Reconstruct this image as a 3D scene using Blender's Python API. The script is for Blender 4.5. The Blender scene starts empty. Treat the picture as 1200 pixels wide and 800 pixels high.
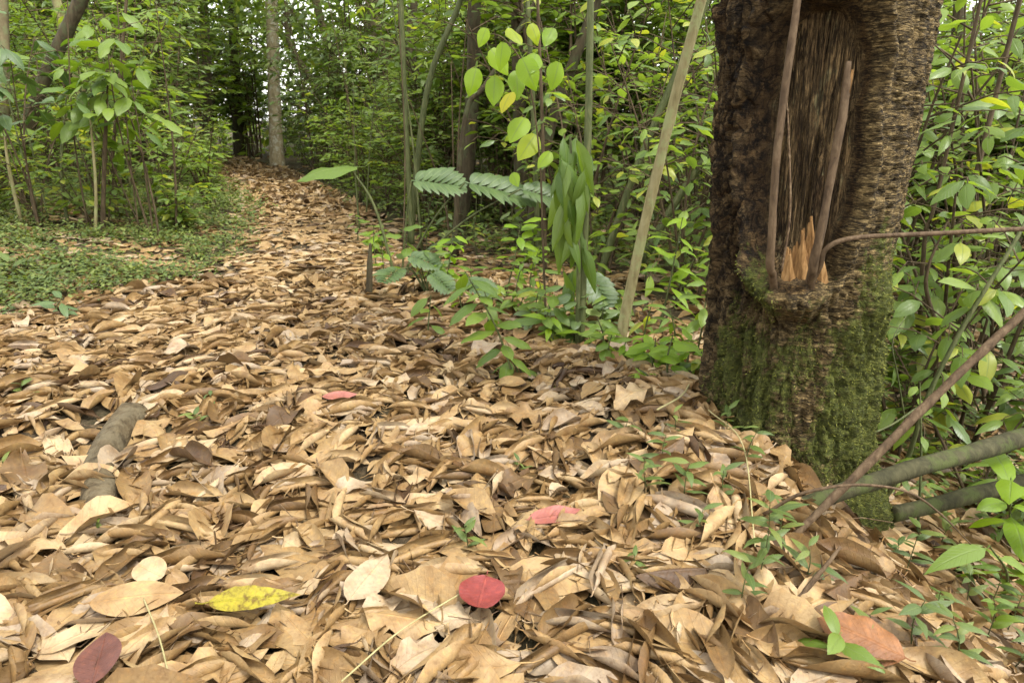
import bpy, math, random
import numpy as np
from mathutils import Matrix, Vector, Euler

rnd = random.Random(7)
nr = np.random.default_rng(11)
R = math.radians
SC = bpy.context.scene
COL = SC.collection

# ------------------------------------------------------------------ camera, sky, sun, exposure
PITCH, FPX, CAMH = R(18.0), 800.0, 1.0
cam_d = bpy.data.cameras.new('camera')
cam_d.sensor_width = 36; cam_d.lens = 24; cam_d.clip_start = 0.02; cam_d.clip_end = 600
cam_d.dof.use_dof = True; cam_d.dof.focus_distance = 2.1; cam_d.dof.aperture_fstop = 8.0
cam = bpy.data.objects.new('camera', cam_d); COL.objects.link(cam)
cam.location = (0, 0, CAMH); cam.rotation_euler = (R(90) - PITCH, 0, 0)
SC.camera = cam

SUN_EL, SUN_AZ = R(62), R(128)      # azimuth clockwise from +Y
wd = bpy.data.worlds.new('World'); SC.world = wd; wd.use_nodes = True
wn, wl = wd.node_tree.nodes, wd.node_tree.links
wn.clear()
sky = wn.new('ShaderNodeTexSky'); sky.sky_type = 'NISHITA'; sky.sun_disc = False
sky.sun_elevation = SUN_EL; sky.sun_rotation = SUN_AZ
sky.dust_density = 1.0; sky.air_density = 2.0; sky.ozone_density = 1.0
hs = wn.new('ShaderNodeHueSaturation'); hs.inputs['Saturation'].default_value = 0.10
bg = wn.new('ShaderNodeBackground'); bg.inputs['Strength'].default_value = 0.15
wo = wn.new('ShaderNodeOutputWorld')
wl.new(sky.outputs[0], hs.inputs['Color']); wl.new(hs.outputs[0], bg.inputs['Color']); wl.new(bg.outputs[0], wo.inputs['Surface'])

sun_d = bpy.data.lights.new('sun', 'SUN'); sun_d.energy = 1.5; sun_d.angle = R(14); sun_d.color = (1.0, 0.955, 0.88)
sun = bpy.data.objects.new('sun', sun_d); COL.objects.link(sun)
sdir = Vector((math.sin(SUN_AZ) * math.cos(SUN_EL), math.cos(SUN_AZ) * math.cos(SUN_EL), math.sin(SUN_EL)))
sun.rotation_euler = sdir.to_track_quat('Z', 'Y').to_euler(); sun.location = (0, 0, 12)

SC.view_settings.view_transform = 'Standard'; SC.view_settings.look = 'None'
SC.view_settings.exposure = 1.80; SC.view_settings.gamma = 1.0
SC.render.engine = 'CYCLES'
cy = SC.cycles
cy.max_bounces = 8; cy.diffuse_bounces = 5; cy.glossy_bounces = 2; cy.transmission_bounces = 4; cy.transparent_max_bounces = 8
cy.use_denoising = True; cy.denoiser = 'OPENIMAGEDENOISE'
cy.use_adaptive_sampling = True; cy.adaptive_threshold = 0.015
cy.caustics_reflective = False; cy.caustics_refractive = False

# ------------------------------------------------------------------ small helpers
def hsh(ix, iy, iz):
    h = (ix.astype(np.int64) * 374761393 + iy.astype(np.int64) * 668265263 + iz.astype(np.int64) * 1274126177) & 0xffffffff
    h = ((h ^ (h >> 13)) * 1103515245) & 0xffffffff
    h = ((h ^ (h >> 16)) * 668265263) & 0xffffffff
    return (h & 0xffff) / 65535.0
def vnoise(x, y, z=0.0):
    x, y, z = np.broadcast_arrays(np.asarray(x, float), np.asarray(y, float), np.asarray(z, float))
    ix, iy, iz = np.floor(x), np.floor(y), np.floor(z)
    fx, fy, fz = x - ix, y - iy, z - iz
    fx, fy, fz = [f * f * (3 - 2 * f) for f in (fx, fy, fz)]
    out = 0
    for a in (0, 1):
        for b in (0, 1):
            for c in (0, 1):
                w = (fx if a else 1 - fx) * (fy if b else 1 - fy) * (fz if c else 1 - fz)
                out = out + w * hsh(ix + a, iy + b, iz + c)
    return out * 2 - 1
def fbm(x, y, z=0.0, o=4):
    s, a, f = 0, 1.0, 1.0
    for k in range(o):
        s = s + a * vnoise(x * f + 17.3 * k, y * f - 9.1 * k, np.asarray(z) * f + 5.7 * k); a *= .5; f *= 2.03
    return s / 1.9
def sstep(a, b, x):
    t = np.clip((np.asarray(x, float) - a) / (b - a), 0, 1); return t * t * (3 - 2 * t)

YS = [0.0, 3.4, 4.3, 5.2, 7.7, 14.4, 22.0, 40.0]
XL = [-3.4, -2.6, -1.95, -2.05, -2.75, -5.9, -10.5, -22.0]      # left and right edge of the leaf-strewn path
XR = [1.5, 0.62, 0.0, -0.7, -1.85, -4.85, -9.3, -20.5]
def H(x, y):
    x = np.asarray(x, float); y = np.asarray(y, float)
    xl, xr = np.interp(y, YS, XL), np.interp(y, YS, XR)
    z = 0.025 * vnoise(x * 1.3, y * 1.3) + 0.012 * vnoise(x * 4, y * 4)
    z = z + 0.22 * sstep(0, 2.2, xl - x) * sstep(2.5, 5, y)                 # left verge rises a little
    z = z + 0.10 * np.exp(-((x - .52) / .3) ** 2 - ((y - 2.0) / .55) ** 2)   # leaves heaped before the big trunk
    x0 = np.interp(y, [0, 1.5, 2.2, 4, 8, 20], [.78, .68, .72, 1.0, 2.0, 6.0])
    d = np.maximum(x - x0, 0)
    z = z - 0.85 * (1 - np.exp(-d * 0.95)) * sstep(0.0, .35, d) * np.interp(y, [.8, 1.4, 8, 20], [.55, 1, .8, .3])
    z = z + 0.10 * vnoise(x * .23, y * .23) * sstep(6, 14, y)
    return z
HGX, HGY, HGS = -24.0, -1.0, .05
HG = H(*np.meshgrid(np.arange(HGX, 24, HGS), np.arange(HGY, 30, HGS), indexing='ij'))
def G1(x, y):
    a, b = (x - HGX) / HGS, (y - HGY) / HGS; i, j = int(a), int(b)
    if not (0 <= i < HG.shape[0] - 1 and 0 <= j < HG.shape[1] - 1): return float(H(x, y))
    a -= i; b -= j
    return float((HG[i, j] * (1 - b) + HG[i, j + 1] * b) * (1 - a) + (HG[i + 1, j] * (1 - b) + HG[i + 1, j + 1] * b) * a)
CP, SP = math.cos(PITCH), math.sin(PITCH)
def ray(px, py):
    a, b = (px - 600) / FPX, (400 - py) / FPX
    return Vector((a, CP + b * SP, -SP + b * CP))
def P(px, py, y):
    """world point seen towards (px,py) that lies y metres ahead"""
    d = ray(px, py); d = d * (y / d.y); return Vector((d.x, d.y, d.z + CAMH))
def G(px, py):
    """world point on the terrain seen towards (px,py)"""
    d = ray(px, py); t = .5
    for _ in range(4000):
        p = d * t
        if p.z + CAMH <= G1(p.x, p.y): break
        t += .01 + t * .001
    return Vector((p.x, p.y, G1(p.x, p.y)))

def link(name, me, mat=None, parent=None, loc=None):
    o = bpy.data.objects.new(name, me); COL.objects.link(o)
    if mat is not None and me is not None and not me.materials: me.materials.append(mat)
    if parent is not None: o.parent = parent
    if loc is not None: o.location = loc
    return o
def tag(o, label=None, cat=None, group=None, kind=None):
    if label: o['label'] = label
    if cat: o['category'] = cat
    if group: o['group'] = group
    if kind: o['kind'] = kind
    return o
def root(name, loc, label, cat, group=None):
    o = bpy.data.objects.new(name, None); COL.objects.link(o); o.location = loc; o.empty_display_size = .05
    return tag(o, label, cat, group)

def quads_mesh(name, V, F, uv=None, attrs=None, smooth=True):
    """V (n,3), F (m,4) -> mesh, quickly"""
    V = np.asarray(V, np.float32); F = np.asarray(F, np.int32)
    me = bpy.data.meshes.new(name)
    me.vertices.add(len(V)); me.vertices.foreach_set('co', V.ravel())
    m = len(F)
    me.loops.add(m * 4); me.loops.foreach_set('vertex_index', F.ravel())
    me.polygons.add(m); me.polygons.foreach_set('loop_start', np.arange(0, m * 4, 4, dtype=np.int32))
    try: me.polygons.foreach_set('loop_total', np.full(m, 4, dtype=np.int32))
    except Exception: pass
    if uv is not None:
        l = me.uv_layers.new(name='UVMap'); l.data.foreach_set('uv', np.asarray(uv, np.float32)[F.ravel()].ravel())
    for k, a in (attrs or {}).items():
        at = me.attributes.new(k, 'FLOAT', 'POINT'); at.data.foreach_set('value', np.asarray(a, np.float32))
    me.update(calc_edges=True)
    me.polygons.foreach_set('use_smooth', np.full(m, smooth, dtype=bool))
    if len(V) < 50000: me.validate()
    return me

class MB:
    """collects quads"""
    def __init__(s): s.V, s.F, s.U, s.T, s.n = [], [], [], [], 0
    def add(s, V, F, uv=None, tone=0.5):
        V = np.asarray(V, float); F = np.asarray(F, int)
        s.V.append(V); s.F.append(F + s.n); s.n += len(V)
        s.U.append(np.zeros((len(V), 2)) if uv is None else uv)
        s.T.append(np.full(len(V), tone) if np.isscalar(tone) else tone)
        return s
    def mesh(s, name, smooth=True):
        return quads_mesh(name, np.vstack(s.V), np.vstack(s.F), np.vstack(s.U), {'tone': np.concatenate(s.T)}, smooth)
    def tube(s, pts, radii, n=6, tone=.5, lump=0.0, cap=True):
        pts = np.array([tuple(p) for p in pts], float); m = len(pts)
        radii = np.broadcast_to(np.asarray(radii, float), (m,)) if np.isscalar(radii) or len(np.atleast_1d(radii)) == m else np.interp(np.linspace(0, 1, m), np.linspace(0, 1, len(radii)), radii)
        tan = np.gradient(pts, axis=0); tan /= np.linalg.norm(tan, axis=1)[:, None] + 1e-9
        ref = np.array([0.31, 0.87, 0.38]); ref = ref if abs(tan[0] @ ref) < .9 else np.array([1., 0, 0])
        a = np.cross(tan[0], ref); a /= np.linalg.norm(a)
        V, U = [], []
        th = np.linspace(0, 2 * np.pi, n, endpoint=False)
        L = np.concatenate([[0], np.cumsum(np.linalg.norm(np.diff(pts, axis=0), axis=1))])
        for i in range(m):
            a = a - tan[i] * (a @ tan[i]); a /= np.linalg.norm(a); b = np.cross(tan[i], a)
            r = np.full(n, radii[i])
            if lump: r = r * (1 + lump * vnoise(np.cos(th) * 1.5 + pts[i, 0] * 3, np.sin(th) * 1.5 + pts[i, 1] * 3, L[i] / (radii[i] * 3 + .02)))
            V.append(pts[i] + r[:, None] * (np.cos(th)[:, None] * a + np.sin(th)[:, None] * b)); U.append(np.stack([np.full(n, L[i]), th / 6.283], 1))
        V = np.vstack(V); U = np.vstack(U); F = []
        for i in range(m - 1):
            for k in range(n):
                F.append((i * n + k, i * n + (k + 1) % n, (i + 1) * n + (k + 1) % n, (i + 1) * n + k))
        if cap:
            for base, rev in ((0, True), ((m - 1) * n, False)):
                for k in range(1, n - 2, 2):
                    q = (base, base + k, base + k + 1, base + k + 2); F.append(q[::-1] if rev else q)
        s.add(V, F, U, tone); return s
def spline(ctrl, n):
    c = [Vector(p) for p in ctrl]; c = [c[0] * 2 - c[1]] + c + [c[-1] * 2 - c[-2]]
    out = []; segs = len(c) - 3
    for i in range(n + 1):
        t = i / n * segs; k = min(int(t), segs - 1); t -= k
        p0, p1, p2, p3 = c[k:k + 4]
        out.append(.5 * ((2 * p1) + (p2 - p0) * t + (2 * p0 - 5 * p1 + 4 * p2 - p3) * t * t + (3 * p1 - p0 - 3 * p2 + p3) * t ** 3))
    return out

# ------------------------------------------------------------------ materials
def newmat(name):
    m = bpy.data.materials.new(name); m.use_nodes = True
    nt = m.node_tree; nt.nodes.clear()
    return m, nt, nt.nodes, nt.links
def N(nt, typ, **kw):
    n = nt.nodes.new(typ)
    for k, v in kw.items():
        if k in n.inputs: n.inputs[k].default_value = v
        else: setattr(n, k, v)
    return n
def val(nt, op, a, b=None, c=None):
    n = nt.nodes.new('ShaderNodeMath'); n.operation = op
    for i, x in enumerate((a, b, c)):
        if x is None: continue
        if isinstance(x, (int, float)): n.inputs[i].default_value = x
        else: nt.links.new(x, n.inputs[i])
    return n.outputs[0]
def ramp(nt, fac, stops, interp='LINEAR'):
    n = nt.nodes.new('ShaderNodeValToRGB'); n.color_ramp.interpolation = interp
    el = n.color_ramp.elements
    while len(el) < len(stops): el.new(.5)
    for e, (p, c) in zip(el, stops): e.position = p; e.color = (*c, 1) if len(c) == 3 else c
    nt.links.new(fac, n.inputs[0]); return n.outputs[0]
def mixc(nt, fac, a, b, typ='MIX'):
    n = nt.nodes.new('ShaderNodeMix'); n.data_type = 'RGBA'; n.blend_type = typ
    for i, x in ((0, fac), (6, a), (7, b)):
        if isinstance(x, (int, float)): n.inputs[i].default_value = x
        elif isinstance(x, tuple): n.inputs[i].default_value = (*x, 1)
        else: nt.links.new(x, n.inputs[i])
    return n.outputs[2]
def noise(nt, vec, scale, detail=4, rough=.55, dist=0.0):
    n = N(nt, 'ShaderNodeTexNoise'); n.inputs['Scale'].default_value = scale; n.inputs['Detail'].default_value = detail
    n.inputs['Roughness'].default_value = rough; n.inputs['Distortion'].default_value = dist
    if vec is not None: nt.links.new(vec, n.inputs['Vector'])
    return n.outputs['Fac']
def vscale(nt, vec, s):
    n = nt.nodes.new('ShaderNodeMapping'); n.inputs['Scale'].default_value = s; nt.links.new(vec, n.inputs['Vector']); return n.outputs[0]
def attr(nt, name):
    n = nt.nodes.new('ShaderNodeAttribute'); n.attribute_name = name; return n.outputs['Fac']
def finish(nt, col, rough, bumph=None, bstr=.5, bdist=.002, transl=0.0, tcol=None, spec=.4, coat=0):
    b = nt.nodes.new('ShaderNodeBsdfPrincipled'); nt.links.new(col, b.inputs['Base Color'])
    if isinstance(rough, (int, float)): b.inputs['Roughness'].default_value = rough
    else: nt.links.new(rough, b.inputs['Roughness'])
    b.inputs['Specular IOR Level'].default_value = spec
    out = nt.nodes.new('ShaderNodeOutputMaterial'); sh = b.outputs[0]
    nrm = None
    if bumph is not None:
        bp = nt.nodes.new('ShaderNodeBump'); bp.inputs['Strength'].default_value = bstr; bp.inputs['Distance'].default_value = bdist
        nt.links.new(bumph, bp.inputs['Height']); nt.links.new(bp.outputs[0], b.inputs['Normal'])
    if transl:
        t = nt.nodes.new('ShaderNodeBsdfTranslucent'); nt.links.new(tcol if tcol is not None else col, t.inputs['Color'])
        mx = nt.nodes.new('ShaderNodeMixShader'); mx.inputs[0].default_value = transl
        nt.links.new(sh, mx.inputs[1]); nt.links.new(t.outputs[0], mx.inputs[2]); sh = mx.outputs[0]
    nt.links.new(sh, out.inputs['Surface'])

def veins(nt):
    uv = nt.nodes.new('ShaderNodeUVMap'); uv.uv_map = 'UVMap'
    sp = nt.nodes.new('ShaderNodeSeparateXYZ'); nt.links.new(uv.outputs[0], sp.inputs[0])
    u, v = sp.outputs[0], sp.outputs[1]
    av = val(nt, 'ABSOLUTE', val(nt, 'MULTIPLY', val(nt, 'SUBTRACT', v, .5), 2.0))
    rib = val(nt, 'SUBTRACT', 1.0, val(nt, 'SMOOTHSTEP', av, .02, .09)) if False else None
    mr = nt.nodes.new('ShaderNodeMapRange'); mr.interpolation_type = 'SMOOTHSTEP'
    mr.inputs['From Min'].default_value = .02; mr.inputs['From Max'].default_value = .10; mr.inputs['To Min'].default_value = 1; mr.inputs['To Max'].default_value = 0
    nt.links.new(av, mr.inputs['Value']); rib = mr.outputs[0]
    ph = val(nt, 'SUBTRACT', val(nt, 'MULTIPLY', u, 11.0), val(nt, 'MULTIPLY', val(nt, 'POWER', av, .8), 2.2))
    tri = val(nt, 'ABSOLUTE', val(nt, 'SUBTRACT', val(nt, 'FRACT', ph), .5))       # 0 at the vein
    m2 = nt.nodes.new('ShaderNodeMapRange'); m2.interpolation_type = 'SMOOTHSTEP'
    m2.inputs['From Min'].default_value = .02; m2.inputs['From Max'].default_value = .11; m2.inputs['To Min'].default_value = 1; m2.inputs['To Max'].default_value = 0
    nt.links.new(tri, m2.inputs['Value'])
    return uv.outputs[0], rib, m2.outputs[0]

def dry_leaf_mat(name, stops, spots=.5, rough=.55, vein_light=None, sp_hi=.42):
    m, nt, nd, ln = newmat(name)
    tone = attr(nt, 'tone')
    uv, rib, side = veins(nt)
    geo = nt.nodes.new('ShaderNodeNewGeometry'); pos = geo.outputs['Position']
    base = ramp(nt, tone, stops)
    n1 = noise(nt, pos, 16, 3, .6); n2 = noise(nt, pos, 75, 4, .65); n3 = noise(nt, pos, 240, 2, .6)
    base = mixc(nt, val(nt, 'MULTIPLY', ramp(nt, n1, [(.34, (1, 1, 1)), (.60, (0, 0, 0))]), .6), base, (.55, .40, .26), 'MULTIPLY')
    base = mixc(nt, val(nt, 'MULTIPLY', ramp(nt, n2, [(.50, (0, 0, 0)), (.72, (1, 1, 1))]), .5), base, (1.0, .86, .62), 'SOFT_LIGHT')
    base = mixc(nt, val(nt, 'MULTIPLY', ramp(nt, n2, [(sp_hi - .14, (1, 1, 1)), (sp_hi, (0, 0, 0))]), spots), base, (.42, .28, .17), 'MULTIPLY')
    vcol = vein_light or (1.25, 1.15, 1.0)
    base = mixc(nt, val(nt, 'MULTIPLY', rib, .5), base, vcol, 'MULTIPLY')
    base = mixc(nt, val(nt, 'MULTIPLY', side, .13), base, (.62, .52, .42), 'MULTIPLY')
    h = val(nt, 'ADD', val(nt, 'ADD', val(nt, 'MULTIPLY', rib, .8), val(nt, 'MULTIPLY', side, .18)), val(nt, 'ADD', val(nt, 'MULTIPLY', n2, .9), val(nt, 'MULTIPLY', n3, .35)))
    finish(nt, base, rough, h, .75, .0022, .10, None, .35)
    return m
def green_leaf_mat(name, stops, transl=.42, rough=.42, tgain=(1.5, 1.45, .5), spec=.5):
    m, nt, nd, ln = newmat(name)
    tone = attr(nt, 'tone'); uv, rib, side = veins(nt)
    geo = nt.nodes.new('ShaderNodeNewGeometry'); pos = geo.outputs['Position']
    base = ramp(nt, tone, stops)
    n1 = noise(nt, pos, 9, 3)
    base = mixc(nt, val(nt, 'MULTIPLY', n1, .5), base, (.62, .72, .55), 'MULTIPLY')
    base = mixc(nt, val(nt, 'MULTIPLY', rib, .55), base, (.16, .22, .06))
    base = mixc(nt, val(nt, 'MULTIPLY', side, .16), base, (.14, .2, .06))
    tc = mixc(nt, 1.0, base, tgain, 'MULTIPLY')
    h = val(nt, 'SUBTRACT', val(nt, 'MULTIPLY', n1, .3), val(nt, 'ADD', val(nt, 'MULTIPLY', rib, .8), val(nt, 'MULTIPLY', side, .5)))
    finish(nt, base, rough, h, .5, .002, transl, tc, spec)
    return m
def bark_mat(name, c1, c2, c3, scale=(30, 30, 8), lichen=None, rough=.85, bdist=.006, fine=1.0):
    m, nt, nd, ln = newmat(name)
    tc = nt.nodes.new('ShaderNodeTexCoord'); ob = tc.outputs['Object']
    n1 = noise(nt, vscale(nt, ob, scale), 1.0, 6, .62, .5); n2 = noise(nt, ob, 7 * fine, 4, .6); n3 = noise(nt, ob, 90 * fine, 3, .6)
    base = ramp(nt, n1, [(.28, c1), (.5, c2), (.74, c3)])
    base = mixc(nt, val(nt, 'MULTIPLY', n2, .55), base, (.5, .46, .40), 'MULTIPLY')
    if lichen:
        base = mixc(nt, val(nt, 'MULTIPLY', ramp(nt, noise(nt, ob, 11 * fine, 5, .7), [(.50, (0, 0, 0)), (.60, (1, 1, 1))]), .75), base, lichen)
    h = val(nt, 'ADD', val(nt, 'MULTIPLY', n1, 1.0), val(nt, 'MULTIPLY', n3, .3))
    finish(nt, base, rough, h, .8, bdist, 0, None, .2)
    return m

M = {}
M['dry'] = dry_leaf_mat('dry_leaf', [(0.0, (.055, .030, .014)), (.12, (.105, .062, .025)), (.30, (.172, .105, .040)), (.5, (.255, .166, .069)), (.72, (.335, .232, .112)), (.88, (.395, .300, .178)), (1.0, (.275, .215, .152))])
M['red'] = dry_leaf_mat('red_leaf', [(0, (.15, .026, .024)), (.5, (.21, .042, .038)), (1, (.30, .10, .085))], .35, .45, (1.35, 1.6, 1.4))
M['pink'] = dry_leaf_mat('pink_leaf', [(0, (.27, .08, .065)), (1, (.30, .115, .09))], .4, .55, (1.2, 1.3, 1.3))
M['maroon'] = dry_leaf_mat('maroon_leaf', [(0, (.085, .030, .021)), (1, (.12, .045, .03))], .5)
M['orange'] = dry_leaf_mat('russet_leaf', [(0, (.185, .078, .027)), (1, (.215, .098, .037))], .5)
M['yellow'] = dry_leaf_mat('yellow_leaf', [(0, (.215, .182, .008)), (1, (.24, .20, .012))], .9, .5, (1.0, 1.1, .8), .50)
M['green'] = green_leaf_mat('green_leaf', [(0, (.065, .110, .026)), (.35, (.115, .180, .034)), (.65, (.170, .245, .042)), (.88, (.225, .305, .050)), (1.0, (.33, .35, .045))], .46, .38, (1.6, 1.55, .7))
M['dull'] = green_leaf_mat('dull_leaf', [(0, (.075, .115, .042)), (.5, (.13, .185, .062)), (1, (.22, .27, .085))], .38, .34, (1.4, 1.4, .8), .6)
M['lime'] = green_leaf_mat('lime_leaf', [(0, (.19, .31, .015)), (.7, (.28, .40, .018)), (1, (.46, .42, .02))], .55, .45, (1.4, 1.4, .5))
M['pale_green'] = green_leaf_mat('pale_green_leaf', [(0, (.085, .150, .020)), (1, (.165, .235, .024))], .42, .45)
M['broad'] = green_leaf_mat('split_leaf', [(0, (.050, .088, .024)), (1, (.085, .135, .034))], .28, .46, (1.2, 1.3, .6), .6)
M['herb'] = green_leaf_mat('herb_leaf', [(0, (.055, .088, .020)), (.6, (.105, .145, .028)), (1, (.19, .21, .04))], .3, .5)
M['stem_brown'] = bark_mat('brown_stem', (.034, .023, .012), (.080, .057, .030), (.14, .105, .06), (60, 60, 12))
M['stem_green'] = bark_mat('green_stem', (.045, .055, .02), (.085, .10, .035), (.15, .15, .065), (60, 60, 10), None, .6)
M['pale_stem'] = bark_mat('pale_stem', (.15, .125, .055), (.25, .215, .10), (.32, .285, .15), (50, 50, 9), (.24, .26, .11), .7)
M['grey_log'] = bark_mat('grey_log', (.030, .022, .012), (.095, .071, .038), (.165, .13, .075), (34, 34, 34), (.115, .093, .055), .9, .016)
M['olive_log'] = bark_mat('olive_log', (.020, .019, .009), (.046, .043, .019), (.085, .078, .038), (34, 34, 12), (.055, .068, .018), .85, .005)
M['red_branch'] = bark_mat('red_branch', (.040, .025, .013), (.098, .063, .034), (.165, .115, .066), (60, 60, 20), None, .75)
M['twig'] = bark_mat('twig', (.05, .03, .02), (.14, .09, .05), (.30, .22, .13), (60, 60, 60))
M['straw'] = bark_mat('straw', (.24, .22, .10), (.34, .30, .14), (.42, .37, .2), (40, 40, 40), None, .6)
M['bark_dark'] = bark_mat('dark_bark', (.022, .017, .009), (.058, .045, .024), (.105, .082, .045), (26, 26, 6), (.06, .068, .03))
M['bark_pale'] = bark_mat('pale_bark', (.18, .145, .08), (.33, .27, .155), (.45, .38, .235), (14, 14, 5), (.48, .46, .36))
M['bark_mid'] = bark_mat('mid_bark', (.07, .055, .03), (.15, .12, .065), (.24, .20, .11), (18, 18, 5), (.15, .17, .08))

# soil
m, nt, nd, ln = newmat('soil'); tc = nt.nodes.new('ShaderNodeTexCoord'); ob = tc.outputs['Object']
na = noise(nt, ob, 1.1, 5, .6); nb = noise(nt, ob, 40, 5, .7); nc_ = noise(nt, ob, 160, 3, .6)
cs = ramp(nt, nb, [(.3, (.022, .016, .009)), (.5, (.065, .046, .026)), (.68, (.12, .085, .048))])
cs = mixc(nt, val(nt, 'MULTIPLY', ramp(nt, na, [(.42, (0, 0, 0)), (.62, (1, 1, 1))]), .35), cs, (.05, .062, .02))
finish(nt, cs, .95, val(nt, 'ADD', nb, val(nt, 'MULTIPLY', nc_, .5)), 1.0, .015, 0, None, .15)
M['soil'] = m

# bark, bare wood and moss of the big trunk
m, nt, nd, ln = newmat('mossy_trunk'); tc = nt.nodes.new('ShaderNodeTexCoord'); ob = tc.outputs['Object']
scar, moss, shade_and_dark = attr(nt, 'scar'), attr(nt, 'moss'), attr(nt, 'edge_shade_dark_left')
hb = noise(nt, vscale(nt, ob, (30, 30, 95)), 1.0, 8, .76, .9); hb2 = noise(nt, ob, 42, 6, .72, .3)
barkc = ramp(nt, hb, [(.32, (.030, .022, .010)), (.44, (.105, .079, .038)), (.55, (.22, .172, .085)), (.72, (.42, .345, .19))])
hb3 = noise(nt, vscale(nt, ob, (120, 120, 260)), 1.0, 4, .7); hb4 = noise(nt, vscale(nt, ob, (48, 48, 230)), 1.0, 5, .72)
barkc = mixc(nt, .6, barkc, ramp(nt, hb4, [(.38, (.22, .19, .16)), (.56, (1, 1, 1)), (.72, (1.5, 1.45, 1.3))]), 'MULTIPLY')
barkc = mixc(nt, .5, barkc, ramp(nt, hb3, [(.35, (.3, .27, .24)), (.6, (1.2, 1.2, 1.2))]), 'MULTIPLY')
barkc = mixc(nt, .65, barkc, ramp(nt, hb2, [(.30, (.25, .22, .2)), (.6, (1, 1, 1))]), 'MULTIPLY')
def cracks(src, w, at=.5):
    m_ = nt.nodes.new('ShaderNodeMapRange'); m_.interpolation_type = 'SMOOTHSTEP'; m_.inputs['From Min'].default_value = w * .35; m_.inputs['From Max'].default_value = w
    nt.links.new(val(nt, 'ABSOLUTE', val(nt, 'SUBTRACT', src, at)), m_.inputs['Value']); return m_.outputs[0]
ck1 = cracks(noise(nt, vscale(nt, ob, (9, 9, 62)), 1.0, 3, .55, .4), .045); ck2 = cracks(noise(nt, vscale(nt, ob, (16, 16, 110)), 1.0, 3, .6, .4), .05, .47)
ckh = val(nt, 'MULTIPLY', val(nt, 'ADD', val(nt, 'MULTIPLY', ck1, .75), .25), val(nt, 'ADD', val(nt, 'MULTIPLY', ck2, .6), .4))
ckv = val(nt, 'MULTIPLY', val(nt, 'ADD', val(nt, 'MULTIPLY', cracks(noise(nt, vscale(nt, ob, (55, 55, 3.5)), 1.0, 4, .6, .5), .05), .8), .2), val(nt, 'ADD', val(nt, 'MULTIPLY', cracks(noise(nt, vscale(nt, ob, (110, 110, 9)), 1.0, 3, .6, .5), .06, .46), .6), .4))
cki = cracks(noise(nt, ob, 15, 5, .6, .6), .04)
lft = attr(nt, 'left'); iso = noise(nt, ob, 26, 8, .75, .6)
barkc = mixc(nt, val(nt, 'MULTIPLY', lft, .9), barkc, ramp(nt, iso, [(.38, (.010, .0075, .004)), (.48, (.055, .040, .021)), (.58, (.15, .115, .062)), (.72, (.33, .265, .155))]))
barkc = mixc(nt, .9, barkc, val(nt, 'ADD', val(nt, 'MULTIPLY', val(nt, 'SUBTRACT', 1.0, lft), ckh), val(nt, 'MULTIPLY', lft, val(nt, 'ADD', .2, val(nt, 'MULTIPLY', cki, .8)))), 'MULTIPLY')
barkc = mixc(nt, ramp(nt, shade_and_dark, [(0.05, (0, 0, 0)), (.8, (1, 1, 1))]), barkc, (.45, .38, .32), 'MULTIPLY')  # paints shade into the groove round the scar; also darkens the left bark
vb = noise(nt, vscale(nt, ob, (120, 120, 9)), 1.0, 8, .74, .7); vb2 = noise(nt, vscale(nt, ob, (18, 18, 3)), 1.0, 4, .6, .8)
woodc = ramp(nt, vb, [(.30, (.045, .033, .017)), (.45, (.16, .120, .066)), (.66, (.27, .21, .122))])
woodc = mixc(nt, .7, woodc, ramp(nt, noise(nt, vscale(nt, ob, (300, 300, 45)), 1.0, 4, .75), [(.36, (.22, .2, .18)), (.6, (1.3, 1.27, 1.2))]), 'MULTIPLY')
woodc = mixc(nt, .6, woodc, ramp(nt, noise(nt, vscale(nt, ob, (60, 60, 38)), 1.0, 6, .75, .8), [(.34, (.25, .22, .2)), (.52, (1, 1, 1)), (.7, (1.35, 1.3, 1.2))]), 'MULTIPLY')
woodc = mixc(nt, ramp(nt, vb2, [(.35, (.9, .9, .9)), (.6, (0, 0, 0))]), woodc, (.40, .36, .36), 'MULTIPLY')
woodc = mixc(nt, val(nt, 'MULTIPLY', ramp(nt, noise(nt, vscale(nt, ob, (30, 30, 11)), 1, 4, .7), [(.60, (0, 0, 0)), (.68, (1, 1, 1))]), .6), woodc, (.24, .25, .15))
wood_top = nt.nodes.new('ShaderNodeSeparateXYZ'); ln.new(ob, wood_top.inputs[0])
woodc = mixc(nt, val(nt, 'MULTIPLY', ramp(nt, wood_top.outputs[2], [(.0, (0, 0, 0)), (1.0, (0, 0, 0))]), 1.0), woodc, (.2, .17, .09))
woodc = mixc(nt, .92, woodc, ckv, 'MULTIPLY')
barkc = mixc(nt, 1.0, barkc, (1.75, 1.60, 1.38), 'MULTIPLY'); woodc = mixc(nt, 1.0, woodc, (1.75, 1.55, 1.30), 'MULTIPLY')
cc = mixc(nt, scar, barkc, woodc)
mn = noise(nt, ob, 55, 6, .7); mn2 = noise(nt, ob, 9, 5, .65)
mossc = ramp(nt, mn, [(.30, (.024, .028, .008)), (.5, (.078, .094, .018)), (.72, (.18, .195, .036))])
mfac = nt.nodes.new('ShaderNodeMapRange'); mfac.interpolation_type = 'SMOOTHSTEP'
mfac.inputs['From Min'].default_value = .42; mfac.inputs['From Max'].default_value = .66
ln.new(val(nt, 'ADD', moss, val(nt, 'MULTIPLY', val(nt, 'SUBTRACT', val(nt, 'ADD', val(nt, 'MULTIPLY', mn2, .55), val(nt, 'MULTIPLY', mn, .45)), .5), 1.9)), mfac.inputs['Value'])
cc = mixc(nt, val(nt, 'MULTIPLY', mfac.outputs[0], .88), cc, mossc)
vb3 = noise(nt, vscale(nt, ob, (260, 260, 26)), 1.0, 4, .7)
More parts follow.
